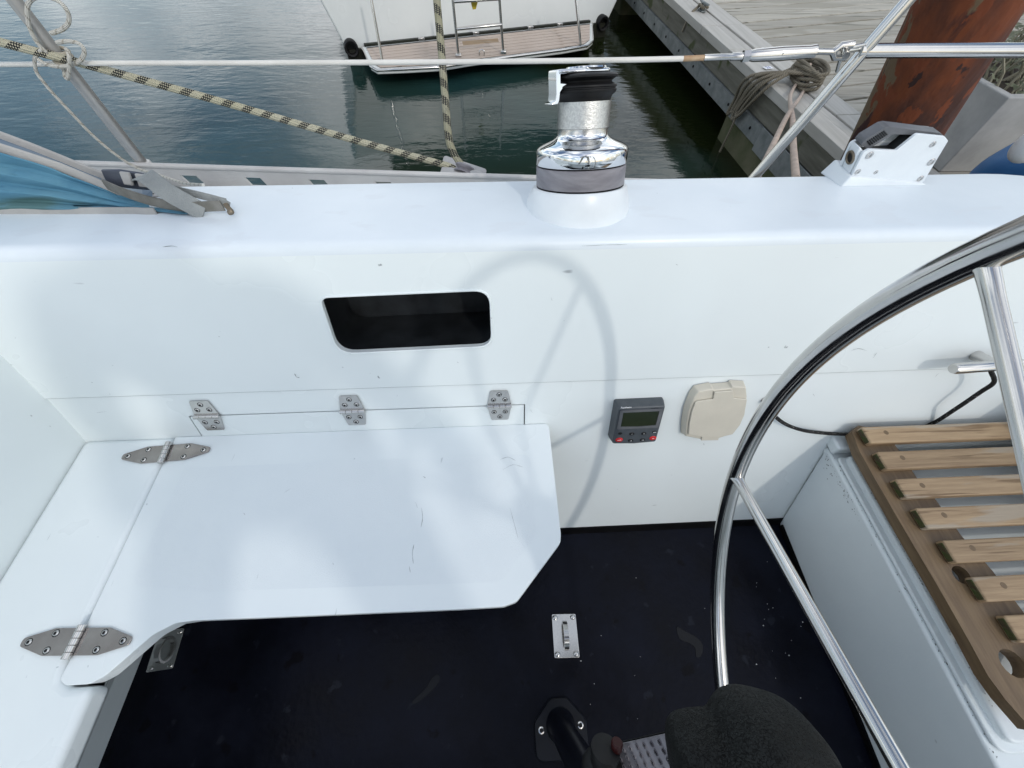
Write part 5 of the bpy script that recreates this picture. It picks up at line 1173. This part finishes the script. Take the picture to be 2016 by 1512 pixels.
# number plate on the edge
bp0 = Zp(1512, 134, ZD+0.006); Mb = frame(V((bp0.x, bp0.y, ZD+0.0095)), (0.97, 0.25, 0), (0, 0, 1))
sg = thing('berth_number', bp0, 'small white berth number sticker on the jetty edge', 'sign')
mk('sticker', xf(Mb, box(-0.035, 0.035, -0.022, 0.022, -0.003, 0)), print_w, sg)
me = text_mesh('21', 0.045, 0.0005); me.materials.append(pm('blue_print', (0.04, 0.08, 0.35), 0.5, c2=(0.05, 0.09, 0.38), vs=20)); inst('numeral', me, sg, Mb @ Matrix.Translation((0, 0, 0.0008)))
dsk = Zp(1503, 96, ZD+0.008); tag(mk('stud', xf(Matrix.Translation((dsk.x, dsk.y, ZD+0.005)), lathe([(0.022, 0), (0.022, 0.004), (0.016, 0.007)], 16)), print_w, auto=40), 'round white stud set in the jetty edge board', 'stud')

# rusty pile
ya = 1.75; A_, B_ = Yp(1729, 328, ya), Yp(1876, 60, ya); pdv = (B_-A_).normalized()
pile = thing('steel_pile', A_-pdv*0.6, 'rusty orange-brown tubular steel mooring pile with flaking patches', 'pile')
PR = 0.154
Mp = frame(A_-pdv*1.4, (1, 0, 0), pdv)
mk('shaft', xf(Mp, lathe([(PR, 0), (PR, 1.0), (PR*1.002, 2.0), (PR, 3.0), (PR, 4.2)], 64)), rust, pile, auto=40)
mk('cap', xf(Mp, lathe([(PR*1.02, 4.2), (PR*1.02, 4.24), (0.05, 4.40)], 48)), white_pl, pile, auto=40)

# planter with shrub
pz = 0.45
c1 = Zp(1988, 192, pz); c2_ = Zp(1918, 162, pz); pl_y = c1.y+0.75; pl_x = c1.x
pt = thing('planter', V((pl_x+0.4, c1.y+0.4, ZD)), 'square grey concrete planter standing behind the rusty pile', 'planter')
def trap(i0, i1, z0, z1, w=0.72, d=0.64): 
    return [V((pl_x+i0, c1.y+i0, z0)), V((pl_x+w-i0, c1.y+i0, z0)), V((pl_x+w-i0, c1.y+d-i0, z0)), V((pl_x+i0, c1.y+d-i0, z0)), V((pl_x+i1, c1.y+i1, z1)), V((pl_x+w-i1, c1.y+i1, z1)), V((pl_x+w-i1, c1.y+d-i1, z1)), V((pl_x+i1, c1.y+d-i1, z1))]
pv = trap(0.04, 0, ZD+0.004, pz)+trap(0.045, 0.045, pz-0.10, pz)
mk('box', (pv, [(0, 1, 5, 4), (1, 2, 6, 5), (2, 3, 7, 6), (3, 0, 4, 7), (4, 5, 13, 12), (5, 6, 14, 13), (6, 7, 15, 14), (7, 4, 12, 15), (8, 9, 13, 12), (9, 10, 14, 13), (10, 11, 15, 14), (11, 8, 12, 15)]), concrete, pt, bevel=0.006)
mk('soil', box(pl_x+0.045, pl_x+0.67, c1.y+0.045, c1.y+0.59, pz-0.14, pz-0.05), soil, pt)
shb = thing('shrub', V((pl_x+0.4, c1.y+0.4, pz-0.05)), 'straggly grey-green shrub with pale twigs in the concrete planter', 'shrub')
rs = random.Random(11); tv, tf, lv_, lf_ = [], [], [], []
for i in range(75):
    p0 = V((pl_x+rs.uniform(0.06, 0.64), c1.y+rs.uniform(0.06, 0.56), pz-0.06)); d_ = V((rs.uniform(-0.55, 0.45), rs.uniform(-0.6, 0.5), rs.uniform(0.5, 1.1))).normalized(); l = rs.uniform(0.12, 0.42)
    p1_ = p0+d_*l*0.5+V((rs.uniform(-.04, .04), rs.uniform(-.04, .04), 0)); p2_ = p0+d_*l
    vf, _ = tube([p0, p1_, p2_], [0.007, 0.005, 0.003], 5); k = len(tv); tv += vf[0]; tf += [tuple(a+k for a in f) for f in vf[1]]
    for j in range(9):
        c = p0+d_*l*rs.uniform(0.25, 1.05); a = V((rs.uniform(-1, 1), rs.uniform(-1, 1), rs.uniform(-0.3, 0.8))).normalized(); b = a.orthogonal().normalized(); ln = rs.uniform(0.03, 0.075); w = ln*0.16
        k = len(lv_); lv_ += [c, c+a*ln*0.5+b*w, c+a*ln, c+a*ln*0.5-b*w]; lf_.append((k, k+1, k+2, k+3))
mk('twigs', (tv, tf), twig_m, shb); mk('foliage', (lv_, lf_), leaf_m, shb)

# blue tarpaulin bundle at the right edge
tz = ZD
tpb = thing('tarpaulin_bundle', V((2.55, 1.75, ZD)), 'dark blue tarpaulin bundle at the right edge beyond the coaming', 'tarpaulin')
tvv, tff = superell(V((0, 0, 0)), 0.28, 0.25, 0.22, 2.6, 56, 30)
rt = random.Random(5)
tvv = [p+p.normalized()*(0.018*math.sin(9*p.x+14*p.z)+0.012*math.sin(23*p.z+11*p.y+4*p.x)+0.008*math.sin(31*p.x-17*p.y)) for p in tvv]
tc_ = Zp(2005, 320, ZD+0.26)
mk('cover', ([p+V((tc_.x+0.15, tc_.y-0.10, ZD+0.18)) for p in tvv], tff), tarp, tpb, smooth=True)
mk('white_buoy', superell(Zp(2030, 286, ZD+0.44), 0.045, 0.045, 0.06, 2.2, 24, 14), print_w, tpb, smooth=True)

# ================================================================== PERSON STANDING BEHIND THE CAMERA (only the shadow falls into the picture)
pj = {'pel': (-0.20, -0.25, 1.09, .140, .115), 'wai': (-0.20, -0.25, 1.19, .140, .105), 'che': (-0.20, -0.26, 1.32, .165, .12), 'nek': (-0.18, -0.25, 1.52, .060, .060), 'hd0': (-0.17, -0.24, 1.60, .085, .095), 'hd1': (-0.17, -0.23, 1.70, .085, .095), 'hd2': (-0.17, -0.235, 1.77, .05, .055),
      'ls': (-0.38, -0.27, 1.43, .075, .075), 'le': (-0.50, -0.30, 1.16, .058, .058), 'lw': (-0.52, -0.25, 0.93, .045, .045), 'lh': (-0.47, -0.24, 0.86, .045, .035),
      'rs': (-0.01, -0.27, 1.43, .075, .075), 're': (0.15, -0.30, 1.16, .058, .058), 'rw': (0.20, -0.25, 0.93, .045, .045), 'rh': (0.15, -0.24, 0.86, .045, .035),
      'lp': (-0.36, -0.27, 0.95, .098, .10), 'lk': (-0.42, -0.33, 0.50, .070, .070), 'la': (-0.52, -0.52, 0.09, .048, .048), 'lf': (-0.53, -0.45, 0.05, .045, .04), 'lt': (-0.54, -0.40, 0.035, .035, .03),
      'rp': (-0.04, -0.27, 0.95, .108, .10), 'rk': (0.08, -0.34, 0.50, .070, .070), 'ra': (0.10, -0.54, 0.09, .048, .048), 'rf': (0.11, -0.47, 0.05, .045, .04), 'rt': (0.12, -0.42, 0.035, .035, .03)}
pe_ = [('pel', 'wai'), ('wai', 'che'), ('che', 'nek'), ('nek', 'hd0'), ('hd0', 'hd1'), ('hd1', 'hd2'), ('che', 'ls'), ('ls', 'le'), ('le', 'lw'), ('lw', 'lh'), ('che', 'rs'), ('rs', 're'), ('re', 'rw'), ('rw', 'rh'),
       ('pel', 'lp'), ('lp', 'lk'), ('lk', 'la'), ('la', 'lf'), ('lf', 'lt'), ('pel', 'rp'), ('rp', 'rk'), ('rk', 'ra'), ('ra', 'rf'), ('rf', 'rt')]
sh_ = V((0.296, -0.60, 0.56))                         # figure shifted along the sun line: same shadow, less sky blocked
pj = {k: (*(V(v[:3])+sh_), *v[3:]) for k, v in pj.items()}
for k, y_, z_ in (('la', -0.95, 0.655), ('lf', -0.90, 0.61), ('lt', -0.86, 0.597), ('ra', -0.95, 0.655), ('rf', -0.90, 0.61), ('rt', -0.86, 0.597)): pj[k] = (pj[k][0], y_, z_, *pj[k][3:])
ks = list(pj); me = bpy.data.meshes.new('person'); base = V((0.1, -0.95, 0.56))
me.from_pydata([V(pj[k][:3])-base for k in ks], [(ks.index(a), ks.index(b)) for a, b in pe_], [])
cloth = bpy.data.materials.new('pale_clothes'); cloth.use_nodes = True; nt = cloth.node_tree; b = nt.nodes['Principled BSDF']; b.inputs['Roughness'].default_value = 0.85  # clothes made pale to bounce light into the cockpit
tc = N(nt, 'ShaderNodeTexCoord'); sp = N(nt, 'ShaderNodeSeparateXYZ'); nt.links.new(tc.outputs['Object'], sp.inputs[0])
cr = N(nt, 'ShaderNodeValToRGB'); cr.color_ramp.interpolation = 'CONSTANT'; dv = N(nt, 'ShaderNodeMath', operation='DIVIDE'); dv.inputs[1].default_value = 1.9
nt.links.new(sp.outputs[2], dv.inputs[0]); nt.links.new(dv.outputs[0], cr.inputs[0]); nt.links.new(cr.outputs[0], b.inputs['Base Color'])
el = cr.color_ramp.elements; el[0].position = 0.0; el[0].color = (0.02, 0.02, 0.02, 1); el[1].position = 0.06; el[1].color = (0.42, 0.40, 0.35, 1)
for p_, c_ in ((0.50, (0.55, 0.57, 0.60, 1)), (0.80, (0.45, 0.29, 0.22, 1)), (0.89, (0.03, 0.03, 0.04, 1))):
    e_ = el.new(p_); e_.color = c_
me.materials.append(cloth)
ps = bpy.data.objects.new('person', me); col.objects.link(ps); ps.location = base
sk_m = ps.modifiers.new('skin', 'SKIN'); sk_m.use_smooth_shade = True
for i, k in enumerate(ks): me.skin_vertices[0].data[i].radius = pj[k][3:]; me.skin_vertices[0].data[i].use_root = (k == 'pel')
ss_ = ps.modifiers.new('sub', 'SUBSURF'); ss_.levels = 2; ss_.render_levels = 2
tag(ps, 'person in pale jacket and knitted hat out of view, a stand-in placed to cast the body shadow', 'person')
